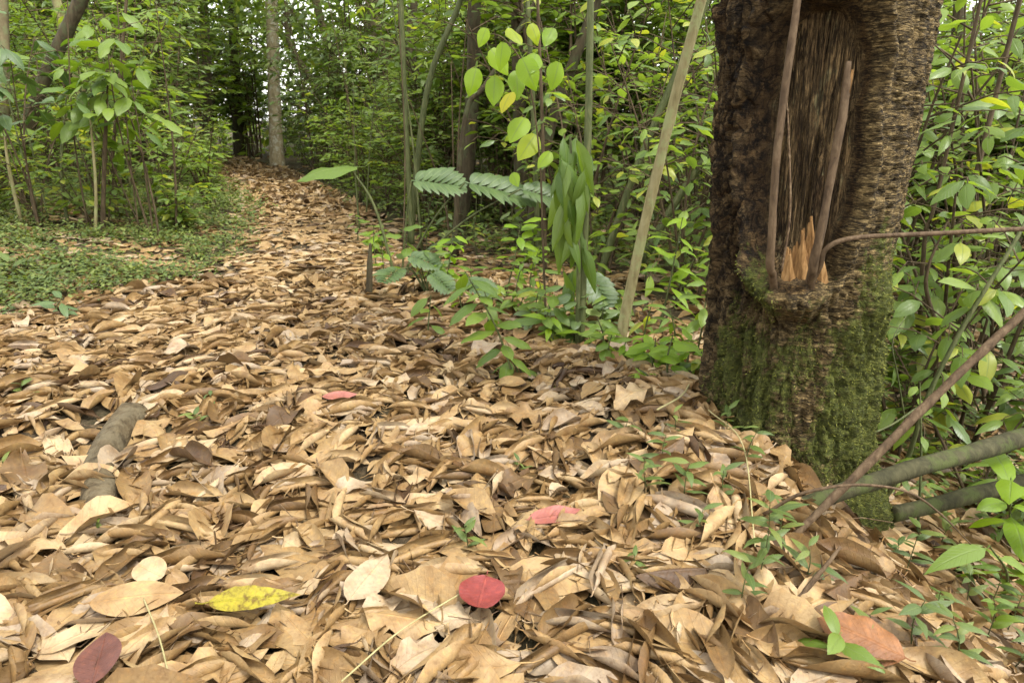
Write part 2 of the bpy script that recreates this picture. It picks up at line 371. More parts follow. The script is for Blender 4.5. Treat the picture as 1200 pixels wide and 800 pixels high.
hh = mixc(nt, scar, val(nt, 'ADD', val(nt, 'ADD', hb, val(nt, 'MULTIPLY', hb4, .7)), val(nt, 'ADD', val(nt, 'MULTIPLY', hb2, .9), val(nt, 'MULTIPLY', val(nt, 'MULTIPLY', iso, lft), 2.2))), val(nt, 'ADD', val(nt, 'MULTIPLY', vb, 1.4), vb3))
ckm = mixc(nt, scar, ckh, ckv)
hh2 = val(nt, 'ADD', val(nt, 'ADD', val(nt, 'MULTIPLY', hh, .8), val(nt, 'MULTIPLY', ckm, .8)), val(nt, 'MULTIPLY', mn, .7))
finish(nt, cc, .88, hh2, 1.0, .016, 0, None, .2)
M['trunk'] = m
m, nt, nd, ln = newmat('splintered_wood'); tc = nt.nodes.new('ShaderNodeTexCoord'); ob = tc.outputs['Object']
sv = noise(nt, vscale(nt, ob, (90, 90, 14)), 1, 5, .7)
finish(nt, ramp(nt, sv, [(.3, (.08, .038, .013)), (.5, (.25, .135, .048)), (.72, (.40, .245, .105))]), .8, sv, 1.0, .006, 0, None, .2)
M['splinter'] = m
m, nt, nd, ln = newmat('moss'); t = attr(nt, 'tone')
finish(nt, ramp(nt, t, [(0, (.040, .048, .010)), (.5, (.105, .122, .020)), (1, (.25, .25, .04))]), .8, None, 0, 0, .25)
M['moss'] = m

# ------------------------------------------------------------------ leaf shapes (unit length along +Y, face up +Z)
def leaf_grid(nu=9, nv=6, shape='ellipse', W=.42, curl=0., asym=0., bend=0., twist=0., fold=0., wave=0., wf=2.0, petiole=.18, edge=0., g=nr, tip_tear=0.0):
    u = np.linspace(0, 1, nu + 1); v = np.linspace(-1, 1, nv + 1)
    if shape == 'ellipse': w = np.sin(np.pi * u ** .92) ** .72 * (1 - .25 * u ** 6)
    elif shape == 'lance': w = np.sin(np.pi * u ** .70) ** 1.0
    elif shape == 'heart': w = np.sqrt(np.clip(1 - ((u - .34) / .345) ** 2, 0, 1)) * (u < .34) + np.cos(np.clip((u - .34) / .66, 0, 1) * np.pi / 2) ** .85 * (u >= .34); w[0] = .35
    elif shape == 'round': w = np.sqrt(np.clip(1 - ((u - .52) / .52) ** 2, 0, 1)) ; w[0] = .12
    elif shape == 'obovate': w = np.sin(np.pi * u ** 1.35) ** .8
    else: w = np.sin(np.pi * u)
    w = np.maximum(w, .02) * W / 2
    wl = np.repeat(w[:, None], nv + 1, 1)
    if edge:
        e = 1 + edge * g.uniform(-1, .5, (nu + 1, 2))
        wl = wl * np.where(v[None, :] < 0, e[:, :1], e[:, 1:])
    s = wl * v[None, :]
    k = curl / (W / 2) * (1 + asym * np.sign(v)[None, :]) + 1e-4
    k = np.where(np.abs(k) < 1e-3, 1e-3, k)
    sp = 1 + .07 * np.abs(k * s)
    x = np.sin(k * s) / k * sp; z = (1 - np.cos(k * s)) / k * sp
    z = z + fold * np.abs(s)
    ph = g.uniform(0, 6.28, 2)
    z = z + wave * W * (v ** 2)[None, :] * np.sin(2 * np.pi * wf * u[:, None] + np.where(v < 0, ph[0], ph[1])[None, :])
    tw = twist * (u - .5)[:, None]
    x, z = x * np.cos(tw) - z * np.sin(tw), x * np.sin(tw) + z * np.cos(tw)
    phi = bend * (u - .5); du = 1 / nu
    my = np.concatenate([[0], np.cumsum(np.cos((phi[1:] + phi[:-1]) / 2) * du)]); mz = np.concatenate([[0], np.cumsum(np.sin((phi[1:] + phi[:-1]) / 2) * du)])
    Y = my[:, None] - np.sin(phi)[:, None] * z; Z = mz[:, None] + np.cos(phi)[:, None] * z
    V = np.stack([x, Y, Z], -1).reshape(-1, 3)
    UV = np.stack([np.repeat(u[:, None], nv + 1, 1), np.repeat((v[None, :] * .5 + .5), nu + 1, 0)], -1).reshape(-1, 2)
    i, j = np.meshgrid(np.arange(nu), np.arange(nv), indexing='ij'); a = (i * (nv + 1) + j).ravel()
    F = np.stack([a, a + 1, a + nv + 2, a + nv + 1], 1)
    if petiole:
        r = .011; th = np.array([.5, 2.6, 4.7]); n0 = len(V); c = V[nv // 2]
        rings = []
        for q, (yy, zz, rr) in enumerate(((.02, 0.004, r), (-petiole * .5, -.01 + .1 * petiole * math.sin(bend), r * .8), (-petiole, .02, r))):
            rings.append(np.stack([c[0] + np.cos(th) * rr, c[1] + np.full(3, yy), c[2] + zz + np.sin(th) * rr], 1))
        PV = np.vstack(rings); PF = [(n0 + q * 3 + k_, n0 + q * 3 + (k_ + 1) % 3, n0 + q * 3 + 3 + (k_ + 1) % 3, n0 + q * 3 + 3 + k_) for q in (0, 1) for k_ in range(3)]
        V = np.vstack([V, PV]); F = np.vstack([F, PF]); UV = np.vstack([UV, np.tile([[0.0, .5]], (9, 1))])
    V[:, 1] -= 0
    return V, F, UV
def frame(d, n):
    """3x3 with columns X,Y(d),Z(~n)"""
    d = np.asarray(d, float); d = d / (np.linalg.norm(d) + 1e-9); n = np.asarray(n, float)
    n = n - d * (n @ d); l = np.linalg.norm(n)
    if l < 1e-3: n = np.cross(d, [0.3, .9, .1]); l = np.linalg.norm(n)
    n /= l
    return np.stack([np.cross(d, n), d, n], 1)

# ------------------------------------------------------------------ the ground
def ground():
    xs = np.concatenate([-np.geomspace(260, 9, 26), np.linspace(-8.6, 6.4, 190), np.geomspace(6.8, 260, 26)])
    ys = np.concatenate([-np.geomspace(80, 1.5, 12), np.linspace(-1.2, 11, 170), np.geomspace(11.4, 320, 50)])
    X, Y = np.meshgrid(xs, ys, indexing='ij'); Z = H(X, Y) + .008 * fbm(X * 9, Y * 9, 0, 3) * (np.abs(Y) < 11)
    V = np.stack([X, Y, Z], -1).reshape(-1, 3); ny = len(ys)
    i, j = np.meshgrid(np.arange(len(xs) - 1), np.arange(ny - 1), indexing='ij'); a = (i * ny + j).ravel()
    me = quads_mesh('ground', V, np.stack([a, a + ny, a + ny + 1, a + 1], 1))
    tag(link('ground', me, M['soil']), kind='structure')
ground()

# ------------------------------------------------------------------ the big mossy trunk
TX, TY = .885, 2.06
TZ0 = -.55
def big_tree():
    t = root('mossy_tree', (TX, TY, G1(TX, TY)), 'thick mossy tree trunk with a long oval scar of bare wood', 'tree')
    oz = G1(TX, TY)
    nT = 460
    zs = np.concatenate([np.linspace(TZ0, 1.40, 560), np.linspace(1.42, 4.6, 60)])
    fa = math.atan2(-TY, -TX)                                  # angle that faces the path
    A, Z = np.meshgrid(np.linspace(0, 2 * np.pi, nT, endpoint=False), zs, indexing='ij')
    D = (A - fa + np.pi) % (2 * np.pi) - np.pi                 # >0 is anticlockwise seen from above = to the right
    cx, cz = np.cos(A), np.sin(A)
    rad = np.interp(Z, [-.55, -.3, -.1, .1, .35, .6, .9, 1.2, 1.5, 4.6], [.35, .30, .268, .250, .240, .246, .260, .270, .27, .20])
    rad = rad * (1 + .05 * np.cos(2 * (D - .6)) + .035 * vnoise(cx * 1.4, cz * 1.4, Z * 1.5))
    # root flares
    rad = rad + .09 * sstep(.15, -.35, Z) * np.maximum(0, np.cos(3 * D + .9)) ** 2
    # scar
    a0, zc, hw, hh = -.06, .925, .47, .345
    wtaper = hw * np.interp(Z, [.58, .8, 1.1, 1.3], [.86, 1.0, 1.0, .92])
    da = (D - a0) / wtaper + .07 * vnoise(Z * 9, 3.1) + .04 * vnoise(Z * 26, 1.1)
    dz = (Z - zc) / hh
    s = (np.abs(da) ** 2.6 + np.abs(dz) ** 3.2) ** (1 / 2.8) + .04 * fbm(cx * 7, cz * 7, Z * 11, 3)
    inside = sstep(1.0, .955, s)
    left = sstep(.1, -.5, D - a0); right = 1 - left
    lip = np.exp(-((s - 1.20) / .14) ** 2)
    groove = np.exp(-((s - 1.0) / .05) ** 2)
    rad = rad + lip * (.040 + .034 * left + .040 * sstep(.55, 1, dz))
    deep = np.minimum(np.cos(.62) * .25 / np.cos(np.clip(D - a0, -.9, .9)) + .004, rad - .05)
    rin = deep + .010 * fbm(D * 30, Z * 2.2, 3.3, 5) + .012 * fbm(D * 8, Z * 1.6, 6.1, 3) - .012 * np.clip(.12 - np.abs(fbm(D * 16, Z * 1.5, 9.9, 3)), 0, 1) / .12 - .022 * np.exp(-((D - a0 - .10 - .03 * vnoise(Z * 6, 2.2)) / .035) ** 2) * sstep(.55, .7, Z) * sstep(1.1, .9, Z) - .015 * sstep(.5, 1, -da) 
    # bark relief: fine horizontal wrinkles right, rough plates left
    wz = Z + .012 * vnoise(D * 4, Z * 9)
    wr = .55 * fbm(D * 6, wz * 42, 1.7, 4) + .45 * (1 - 2 * np.abs(vnoise(D * 7, wz * 75, 4.4)))
    pl = fbm(cx * 14, cz * 14, Z * 13, 5)
    ridge = 1 - np.abs(fbm(cx * 10, cz * 10, Z * 6, 4)) * 2.4
    crack = -np.clip(.16 - np.abs(fbm(cx * 8, cz * 8, Z * 12, 3)), 0, 1) / .16
    bark = .0095 * wr * (.15 + 1.0 * right) + .012 * pl * (.4 + 1.6 * left) + (.022 * ridge + .022 * crack) * left + .006 * crack * right
    low = sstep(.62, .45, Z)
    bark = bark * (1 - .2 * low) + low * (.026 * fbm(cx * 5, cz * 5, Z * 6, 5) + .012 * ridge + .010 * crack)
    out = rad + bark - .024 * groove
    r = out * (1 - inside) + rin * inside
    def bump(az, z0, sa, sz, h): return h * np.exp(-((D - az) / sa) ** 2 - ((Z - z0) / sz) ** 2)
    r = r + bump(.02, .565, .20, .065, .085) * (1 + .5 * pl) + bump(-.24, .585, .20, .06, .06) * (1 + .5 * pl) + bump(-.5, .60, .16, .06, .03) + bump(.95, .50, .28, .09, .035) + bump(1.25, .2, .3, .2, .02)
    r = r - bump(.27, .615, .09, .04, .055) - bump(.05, .43, .22, .05, .03)
    r = r + bump(-1.2, 1.27, .25, .055, .035) + bump(-1.3, .85, .2, .1, .02) + bump(-1.2, .7, .12, .25, .015)
    mossv = .47 * sstep(.80, .30, Z) * (1 - .9 * inside) + .25 * lip * sstep(.8, .55, Z) + .45 * sstep(.35, .9, D) * sstep(.95, .5, Z) - .30 * sstep(.05, .3, Z) * sstep(-.75, -1.1, D) + .10 * sstep(-.2, .1, Z)
    mossv = mossv - .18 * np.exp(-((D + .12) / .3) ** 2 - ((Z - .42) / .08) ** 2) + .12 * np.exp(-((Z - 1.33) / .05) ** 2) * left + .42 * (fbm(cx * 4.5, cz * 4.5, Z * 5, 4)) - .1 * sstep(.2, -.1, Z)
    mossv = np.clip(mossv, 0, 1)
    lean = .02 * (Z - .5)
    V = np.stack([r * cx - lean, r * cz, Z - oz], -1).reshape(-1, 3)
    nz = len(zs); i, j = np.meshgrid(np.arange(nT), np.arange(nz - 1), indexing='ij')
    a = (i * nz + j).ravel(); b = (((i + 1) % nT) * nz + j).ravel()
    edge_shade_dark_left = (np.clip(groove + .55 * left - .6 * crack * left, 0, 1) * (1 - inside) * sstep(.4, .6, Z)).ravel()  # colour mask: painted shade along the scar groove, plus the darker left bark
    me = quads_mesh('trunk', V, np.stack([a, b, b + 1, a + 1], 1), None, {'scar': inside.ravel(), 'moss': mossv.ravel(), 'edge_shade_dark_left': edge_shade_dark_left, 'left': (left * (1 - inside)).ravel()})
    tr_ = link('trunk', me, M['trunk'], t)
    # moss tufts
    vis = np.where((mossv.ravel() + .25 * fbm(cx.ravel() * 9, cz.ravel() * 9, Z.ravel() * 9, 3) > .50) & (Z.ravel() < .9) & (np.abs(D.ravel()) < 2.0))[0]
    pick = nr.choice(vis, min(22000, len(vis)), replace=False)
    p = V[pick]; outv = np.stack([cx.ravel()[pick], cz.ravel()[pick], np.full(len(pick), .15)], 1)
    jit = nr.normal(0, .6, (len(pick), 3)); dirv = outv + jit + np.array([0, 0, -.2]); dirv /= np.linalg.norm(dirv, axis=1)[:, None]
    side = np.cross(dirv, nr.normal(0, 1, (len(pick), 3))); side /= np.linalg.norm(side, axis=1)[:, None]
    L = nr.uniform(.003, .010, len(pick))[:, None]; w = nr.uniform(.0006, .0016, len(pick))[:, None]
    VV = np.stack([p - side * w, p + side * w, p + dirv * L + side * w * .3, p + dirv * L - side * w * .3], 1).reshape(-1, 3)
    tone = np.repeat(nr.uniform(0, 1, len(pick)), 4)
    tag(link('moss', quads_mesh('moss', VV, np.arange(len(VV)).reshape(-1, 4), None, {'tone': tone}), M['moss'], tr_), kind='stuff')
    o = Vector((TX, TY, oz))
    def loc(v): return Vector(v) - o
    # dead shoots standing before the scar, a side branch and a splintered stub
    yf = TY - .285
    b = MB().tube(spline([loc(P(908, 350, yf + .03)), loc(P(905, 322, yf - .02)), loc(P(903, 300, yf - .045)), loc(P(912, 170, yf - .05)), loc(P(934, 0, yf - .03)), loc(P(945, -150, yf - .01))], 40), [.012, .0105, .010, .0085, .007], 10, lump=.22)
    link('shoot', b.mesh('shoot'), M['red_branch'], t)['label'] = 'tall straight brown shoot before the scar'
    b = MB().tube(spline([loc(P(946, 356, yf + .03)), loc(P(950, 330, yf - .015)), loc(P(956, 300, yf - .05)), loc(P(976, 200, yf - .045)), loc(P(990, 120, yf - .035)), loc(P(994, 72, yf - .03))], 36), [.014, .012, .011, .0105, .006], 10, lump=.28)
    sh_ = link('shoot', b.mesh('shoot'), M['red_branch'], t); sh_['label'] = 'brown shoot snapped off at its top'
    sn = MB()
    for k in range(5):
        q = loc(P(991.5 + k * 1.6, 88 - 3 * (k % 3), yf - .035)); sn.tube([q - Vector((0, 0, .045)), q + Vector((.001 * k, 0, .006 + .006 * (k % 2)))], [.004, .001], 4)
    link('splinter', sn.mesh('splinter'), M['splinter'], sh_)
    b = MB().tube(spline([loc(P(952, 330, yf - .02)), loc(P(961, 312, yf - .045)), loc(P(968, 292, yf - .06)), loc(P(1000, 279, yf - .08)), loc(P(1090, 274, yf - .10)), loc(P(1205, 268, yf - .12)), loc(P(1330, 262, yf - .14))], 40), [.008, .007, .0065, .006, .0055], 8, lump=.12)
    link('branch', b.mesh('branch'), M['red_branch'], t)['label'] = 'thin bare branch reaching out sideways'
    # stub of torn orange wood
    st = MB()
    for k in range(15):
        f = k / 14; px = 922 + 38 * f + rnd.uniform(-3, 3); top = np.interp(px, [920, 930, 942, 952, 960], [300, 284, 258, 252, 290]) + rnd.uniform(-3, 12)
        dep = yf + .030 + rnd.uniform(-.02, .012)
        pa = loc(P(px + rnd.uniform(-4, 4), 352, dep + .02)); pb = loc(P(px + rnd.uniform(-2, 2), top, dep + .006))
        st.tube(spline([pa, pa.lerp(pb, .55) + Vector((rnd.uniform(-.004, .004), rnd.uniform(-.004, .004), 0)), pb], 6), [.022, .018, .010, .003], 7, lump=.7)
    link('torn_stub', st.mesh('torn_stub', False), M['splinter'], t)['label'] = 'torn stub of fresh orange wood'
    tw = MB().tube(spline([loc(P(916, 318, yf - .03)), loc(P(926, 250, yf - .035)), loc(P(924, 150, yf - .03)), loc(P(920, 90, yf - .02))], 20), [.003, .0025, .0015], 5)
    link('shoot', tw.mesh('shoot'), M['twig'], t)['label'] = 'thread-thin dry shoot'
    return t
big_tree()

# ------------------------------------------------------------------ logs and fallen branches
def branch_thing(name, label, cat, ctrl, radii, mat, n=10, seg=36, lump=.22, group=None, twigs=()):
    o = Vector(ctrl[0]); r = root(name, o, label, cat, group)
    b = MB().tube(spline([Vector(c) - o for c in ctrl], seg), radii, n, lump=lump)
    link('branch' if n < 12 else 'log', b.mesh(name), M[mat], r)
    for tctrl, tr in twigs:
        link('twig', MB().tube(spline([Vector(c) - o for c in tctrl], 16), tr, 6, lump=.1).mesh('twig'), M[mat], r)
    return r
branch_thing('fallen_log', 'thick smooth olive log leaning down beside the mossy tree', 'log', [P(895, 606, 1.55), P(960, 585, 1.60), P(1060, 552, 1.70), P(1150, 527, 1.82), P(1215, 508, 1.92), P(1420, 455, 2.25)], [.020, .023, .025, .027, .028, .030], 'olive_log', 14, 60, .10)
branch_thing('fallen_log', 'shorter olive log lying lower behind the thick leaning log', 'log', [P(1046, 602, 1.95), P(1100, 590, 2.0), P(1200, 565, 2.1), P(1400, 520, 2.35)], [.027, .027, .029, .03], 'olive_log', 14, 40, .10)
branch_thing('fallen_branch', 'long straight reddish brown branch slanting over the olive logs', 'branch', [P(925, 632, 1.42), P(990, 570, 1.45), P(1060, 500, 1.48), P(1130, 432, 1.52), P(1205, 362, 1.56), P(1400, 190, 1.7)], [.0085, .010, .0105, .010, .0095, .009], 'red_branch', 10, 50)
branch_thing('fallen_branch', 'thin arched dark red twig crossing before the olive log', 'branch', [P(895, 602, 1.46), P(940, 578, 1.42), P(1000, 568, 1.41), P(1060, 575, 1.42), P(1100, 600, 1.45), P(1140, 640, 1.5)], [.0045, .004, .0036, .003, .0024, .0015], 'red_branch', 7, 40)
branch_thing('fallen_branch', 'short brown stick with side spurs poking from the leaves', 'branch', [P(916, 720, 1.19), P(945, 690, 1.22), P(968, 662, 1.24), P(985, 640, 1.26)], [.006, .0062, .005, .003], 'red_branch', 8, 24, .2, None,
             [([P(950, 683, 1.225), P(972, 672, 1.22)], [.003, .001]), ([P(964, 668, 1.24), P(962, 650, 1.24)], [.0025, .001])])
branch_thing('fallen_branch', 'weathered grey stick half under the leaves below the trunk', 'branch', [P(930, 650, 1.34), P(960, 675, 1.30), P(1000, 705, 1.26)], [.008, .009, .006], 'grey_log', 8, 24, .2)
branch_thing('leaning_branch', 'yellowish thin forked branch leaning up behind the mossy tree', 'branch', [P(1010, 625, 2.2), P(1060, 545, 2.15), P(1085, 470, 2.12), P(1130, 380, 2.12), P(1185, 290, 2.14), P(1230, 210, 2.2)], [.009, .0085, .008, .0075, .0065, .006], 'stem_green', 8, 40, .14, None,
             [([P(1085, 470, 2.12), P(1040, 500, 2.05), P(985, 520, 1.95), P(960, 530, 1.9)], [.004, .003, .002]), ([P(1062, 500, 2.14), P(1052, 440, 2.1), P(1046, 400, 2.1), P(1062, 370, 2.15)], [.003, .002, .001])])
# grey log in the path
a, b_ = G(150, 497), G(118, 600)
branch_thing('half_buried_log', 'grey weathered log half buried in the path', 'log', [a + Vector((.015, .02, .03)), a.lerp(b_, .3) + Vector((-.02, 0, .022)), a.lerp(b_, .6) + Vector((-.03, 0, .004)), b_ + Vector((.0, 0, -.004)), b_ + Vector((.03, -.12, .0))], [.047, .052, .054, .05, .04], 'grey_log', 24, 60, .14)

# ------------------------------------------------------------------ leaf litter, settled on itself
GX0, GX1, GY0, GY1, CS = -3.8, 2.4, .55, 7.4, .016
hx, hy = np.arange(GX0, GX1, CS), np.arange(GY0, GY1, CS)
HM = H(*np.meshgrid(hx, hy, indexing='ij'))
def hidx(x, y): return np.clip(((x - GX0) / CS).astype(int), 0, HM.shape[0] - 1), np.clip(((y - GY0) / CS).astype(int), 0, HM.shape[1] - 1)
KINDS = []                                                    # (kind, thickness, V, F, UV)
def addk(kind, cnt, fn):
    for _ in range(cnt): KINDS.append((kind,) + fn())
g = nr
def U(a, b): return float(g.uniform(a, b))
def sg(): return 1 if g.random() < .5 else -1
def mk(**k):
    V, F, UV = leaf_grid(g=g, **k)
    q = V[:-9] if k.get('petiole', .18) else V
    V = V - q.mean(0)
    return (float(q[:, 2].max() - q[:, 2].min()), V, F, UV)
shp = lambda: ('ellipse', 'ellipse', 'obovate', 'ellipse', 'lance')[int(g.integers(0, 5))]
addk('flat', 10, lambda: mk(nu=9, nv=6, shape=shp(), W=U(.36, .50), curl=U(-.4, .4), bend=U(-.35, .4), twist=U(-.5, .5), wave=U(.02, .10), wf=U(1, 2.4), edge=U(0, .2), petiole=U(.1, .24)))
addk('cupped', 12, lambda: mk(nu=9, nv=6, shape=shp(), W=U(.36, .48), curl=U(.6, 1.2) * sg(), bend=U(-.6, .6), twist=U(-.8, .8), wave=U(.03, .12), wf=U(1, 2.2), edge=U(.0, .2), petiole=U(.1, .24)))
addk('folded', 6, lambda: mk(nu=9, nv=6, shape=shp(), W=U(.40, .50), curl=U(-.3, .3), fold=U(.5, 1.6) * sg(), bend=U(-.7, .7), twist=U(-.6, .6), wave=U(.02, .10), edge=U(0, .1), petiole=U(.1, .2)))
addk('half rolled', 12, lambda: mk(nu=9, nv=8, shape=shp(), W=U(.40, .52), curl=U(1.4, 2.2), asym=U(-.5, .5), bend=U(-.5, .5), twist=U(-1.0, 1.0), wave=U(.0, .06), edge=U(0, .08), petiole=U(.1, .22)))
addk('rolled', 10, lambda: mk(nu=8, nv=9, shape='ellipse', W=U(.36, .46), curl=U(2.6, 4.2), asym=U(-.35, .35), bend=U(-.35, .35), twist=U(-.6, .6), edge=U(0, .05), petiole=U(.08, .2)))
addk('crumpled', 8, lambda: mk(nu=9, nv=6, shape=shp(), W=U(.42, .55), curl=U(-1.2, 1.2), bend=U(-1.7, 1.7), twist=U(-1.5, 1.5), wave=U(.12, .25), wf=U(1.5, 3), edge=U(.05, .2), petiole=U(.05, .15)))
KW = {'flat': 1.5, 'cupped': .8, 'folded': .5, 'half rolled': 1.4, 'rolled': 2.4, 'crumpled': .45}
kp = np.array([KW[k[0]] for k in KINDS]); kp /= kp.sum()
LOW = [leaf_grid(4, 4, 'ellipse', .45, U(-1.6, 1.9), 0, U(-.7, .7), U(-.8, .8), 0, U(0, .1), petiole=0, g=g) for _ in range(10)]

PILE = .042
def settle(x, y, yaw, L, kind):
    """rest a leaf of length L on what already lies there; returns centre z and a 3x3"""
    thick = KINDS[kind][1] * L
    c, s = math.cos(yaw), math.sin(yaw)                        # long axis = (-s, c)
    a = .42 * L; w = .17 * L
    ux = np.array([0, -s, s, c, -c, -s * .5, s * .5]); uy = np.array([0, c, -c, s, -s, c * .5, -c * .5])
    ln_ = np.array([0, a, a, w, w, a, a])
    X, Y = x + ux * ln_, y + uy * ln_
    i, j = hidx(X, Y); h = HM[i, j]
    sl = (h[1] - h[2]) / (2 * a); st = (h[3] - h[4]) / (2 * w)
    sl = np.clip(sl, -.45, .45) * .7 + g.normal(0, .07); st = np.clip(st, -.45, .45) * .5 + g.normal(0, .10)
    d = np.array([-s, c, sl]); xa = np.array([c, s, st]); n = np.cross(xa, d)
    hb_ = G1(x, y); z0 = .7 * h.mean() + .3 * h.max(); z0 = hb_ + PILE * math.tanh((z0 - hb_) / PILE) + thick * .24 + .001
    top = z0 + min(thick, .03) * .06
    i2, j2 = hidx(x + np.outer([-.8, -.4, 0, .4, .8], [-s * .5 * L]).ravel(), y + np.outer([-.8, -.4, 0, .4, .8], [c * .5 * L]).ravel())
    for di in (-1, 0, 1):
        for dj in (-1, 0, 1):
            ii, jj = np.clip(i2 + di, 0, HM.shape[0] - 1), np.clip(j2 + dj, 0, HM.shape[1] - 1)
            HM[ii, jj] = np.maximum(HM[ii, jj], HM[ii, jj] * .35 + .65 * top)
    return z0, frame(d, n)
def tone_pick():
    r = g.random()
    return float(np.clip(g.normal(.55, .23), 0.04, .97)) if r < .88 else (float(g.uniform(.0, .22)) if r < .93 else float(g.uniform(.9, 1.0)))
def litter_w(x, y):
    xl, xr = np.interp(y, YS, XL), np.interp(y, YS, XR)
    w = sstep(-.45, .2, x - xl) * sstep(-.5, .25, xr - x)
    if y < 3.2: w = max(w, .9 * sstep(2.3, 1.7, x))
    soil = .9 * math.exp(-((x + 1.46) / .26) ** 2 - ((y - 2.05) / .17) ** 2) + .55 * math.exp(-((x + 1.16 + .35 * (y - 2.0) * -1) / .10) ** 2 - ((y - 1.98) / .17) ** 2) + .5 * math.exp(-((x + 1.0) / .35) ** 2 - ((y - 2.75) / .13) ** 2)
    return max(w * (1 - soil), .34 if y < 9 else .12)
def leaf_len(x, y):
    big = sstep(.0, .9, x) * sstep(2.6, 1.6, y)
    return float(np.clip(g.normal(.150 + .045 * big, .032), .06, .235)) if g.random() < .75 else U(.04, .085)

kq = [int(q) for q in g.choice(len(KINDS), 4096, p=kp)]
lit = MB(); n_put = 0
cand = []
for y0, y1, dens in ((.62, 2.0, 760), (2.0, 3.4, 720), (3.4, 5.2, 560), (5.2, 7.3, 430)):
    xa_, xb_ = -(.80 * y1 + .35), .82 * y1 + .35
    cnt = int((xb_ - xa_) * (y1 - y0) * dens)
    cand.append(np.stack([g.uniform(xa_, xb_, cnt), g.uniform(y0, y1, cnt)], 1))
cand = np.vstack(cand); g.shuffle(cand)
for x, y in cand:
    if abs(x) > .80 * y + .35 or g.random() > litter_w(x, y): continue
    if (x - TX) ** 2 + (y - TY) ** 2 < .27 ** 2: continue
    if y > 4.5:
        V, F, UV = LOW[int(g.integers(0, 10))]; k = 0
        L = leaf_len(x, y); z, Rm = settle(x, y, U(0, 6.28), L, 0)
        V = V - np.array([0, .5, 0])
    else:
        k = kq[n_put % 4096]; L = leaf_len(x, y)
        z, Rm = settle(x, y, U(0, 6.28), L, k); V, F, UV = KINDS[k][2:5]
    lit.add((V * L) @ Rm.T + np.array([x, y, z]), F, UV, tone_pick()); n_put += 1
# farther down the path: low leaves only
for y0, y1, cnt in ((7.3, 10, 2600), (10, 15, 3200), (15, 24, 2000)):
    for _ in range(cnt):
        y = U(y0, y1); xl, xr = np.interp(y, YS, XL), np.interp(y, YS, XR)
        x = U(xl - .3, xr + .3) if g.random() < .8 else U(-.8 * y, .8 * y)
        V, F, UV = LOW[int(g.integers(0, 10))]; L = leaf_len(x, y) * 1.1
        Rm = frame([g.normal(), g.normal(), g.normal() * .25], [g.normal() * .3, g.normal() * .3, 1])
        lit.add((V - np.array([0, .5, 0])) * L @ Rm.T + np.array([x, y, G1(x, y) + U(.01, .05)]), F, UV, tone_pick()); n_put += 1
tag(link('leaf_litter', lit.mesh('leaf_litter'), M['dry']), 'deep bed of dry tan leaves covering the forest path', 'leaf litter', kind='stuff')

TW = MB()
for _ in range(420):
    y = U(.8, 4.2); x = U(-.78 * y, .75 * y)
    if (x - TX) ** 2 + (y - TY) ** 2 < .30 ** 2: continue
    i, j = hidx(np.array([x]), np.array([y])); z = HM[i[0], j[0]] + .004
    L = U(.03, .16); an = U(0, 6.28); dz = U(-.15, .3)
    p0 = Vector((x, y, z)); d = Vector((math.cos(an), math.sin(an), dz)) * L
    sidev = Vector((-d.y, d.x, U(-.2, .4) * L)) * U(-.25, .25)
    TW.tube([p0 - d * .5, p0 + sidev, p0 + d * .5], [.0012, .0014, .0007], 4, cap=False)
tag(link('twig_litter', TW.mesh('twig_litter'), M['twig']), 'fine dry twigs and leaf stalks strewn over the leaves', 'twigs', kind='stuff')

# single leaves on top
RED = G(565, 692)
marks = [(RED, 'near the round red leaf'), (G(130, 550), 'beside the grey half buried log'), (G(298, 705), 'near the spotted yellow leaf'), (G(650, 602), 'near the long pink leaf'),
         (G(880, 560), 'heaped at the foot of the mossy tree'), (G(115, 772), 'near the dark maroon leaf'), (G(1010, 745), 'around the russet veined leaf'), (G(398, 463), 'near the small pink leaf on the path')]
def near_mark(x, y): return min(marks, key=lambda mk_: (mk_[0].x - x) ** 2 + (mk_[0].y - y) ** 2)[1]
def tone_word(t): return 'dark brown' if t < .2 else 'golden brown' if t < .42 else 'tan' if t < .62 else 'light tan' if t < .86 else 'pale grey tan'
avoid = [G(565, 692), G(650, 602), G(298, 702), G(115, 772), G(1010, 745), G(398, 463)]
made = 0; tries = 0
while made < 290 and tries < 6000:
    tries += 1
    px, py = rnd.uniform(-10, 1130), rnd.uniform(455, 815)
    p = G(px, py)
    if rnd.random() > litter_w(p.x, p.y) or (p.x - TX) ** 2 + (p.y - TY) ** 2 < .31 ** 2 or p.y > 2.5: continue
    if min((q - p).length for q in avoid) < .17: continue
    k = int(g.choice(len(KINDS), p=kp)); L = leaf_len(p.x, p.y) * 1.12; tn = tone_pick()
    z, Rm = settle(p.x, p.y, U(0, 6.28), L, k)
    kind, th, V, F, UV = KINDS[k]
    me = quads_mesh('fallen_leaf', (V * L) @ Rm.T, F, UV, {'tone': np.full(len(V), tn)})
    o = link('fallen_leaf', me, M['dry'], None, (p.x, p.y, z + .004))
    tag(o, f'{"small" if L < .12 else "large" if L > .18 else "mid-sized"} {kind} {tone_word(tn)} dry leaf {near_mark(p.x, p.y)}', 'leaf', 'dry leaves lying loose on top of the litter')
    made += 1
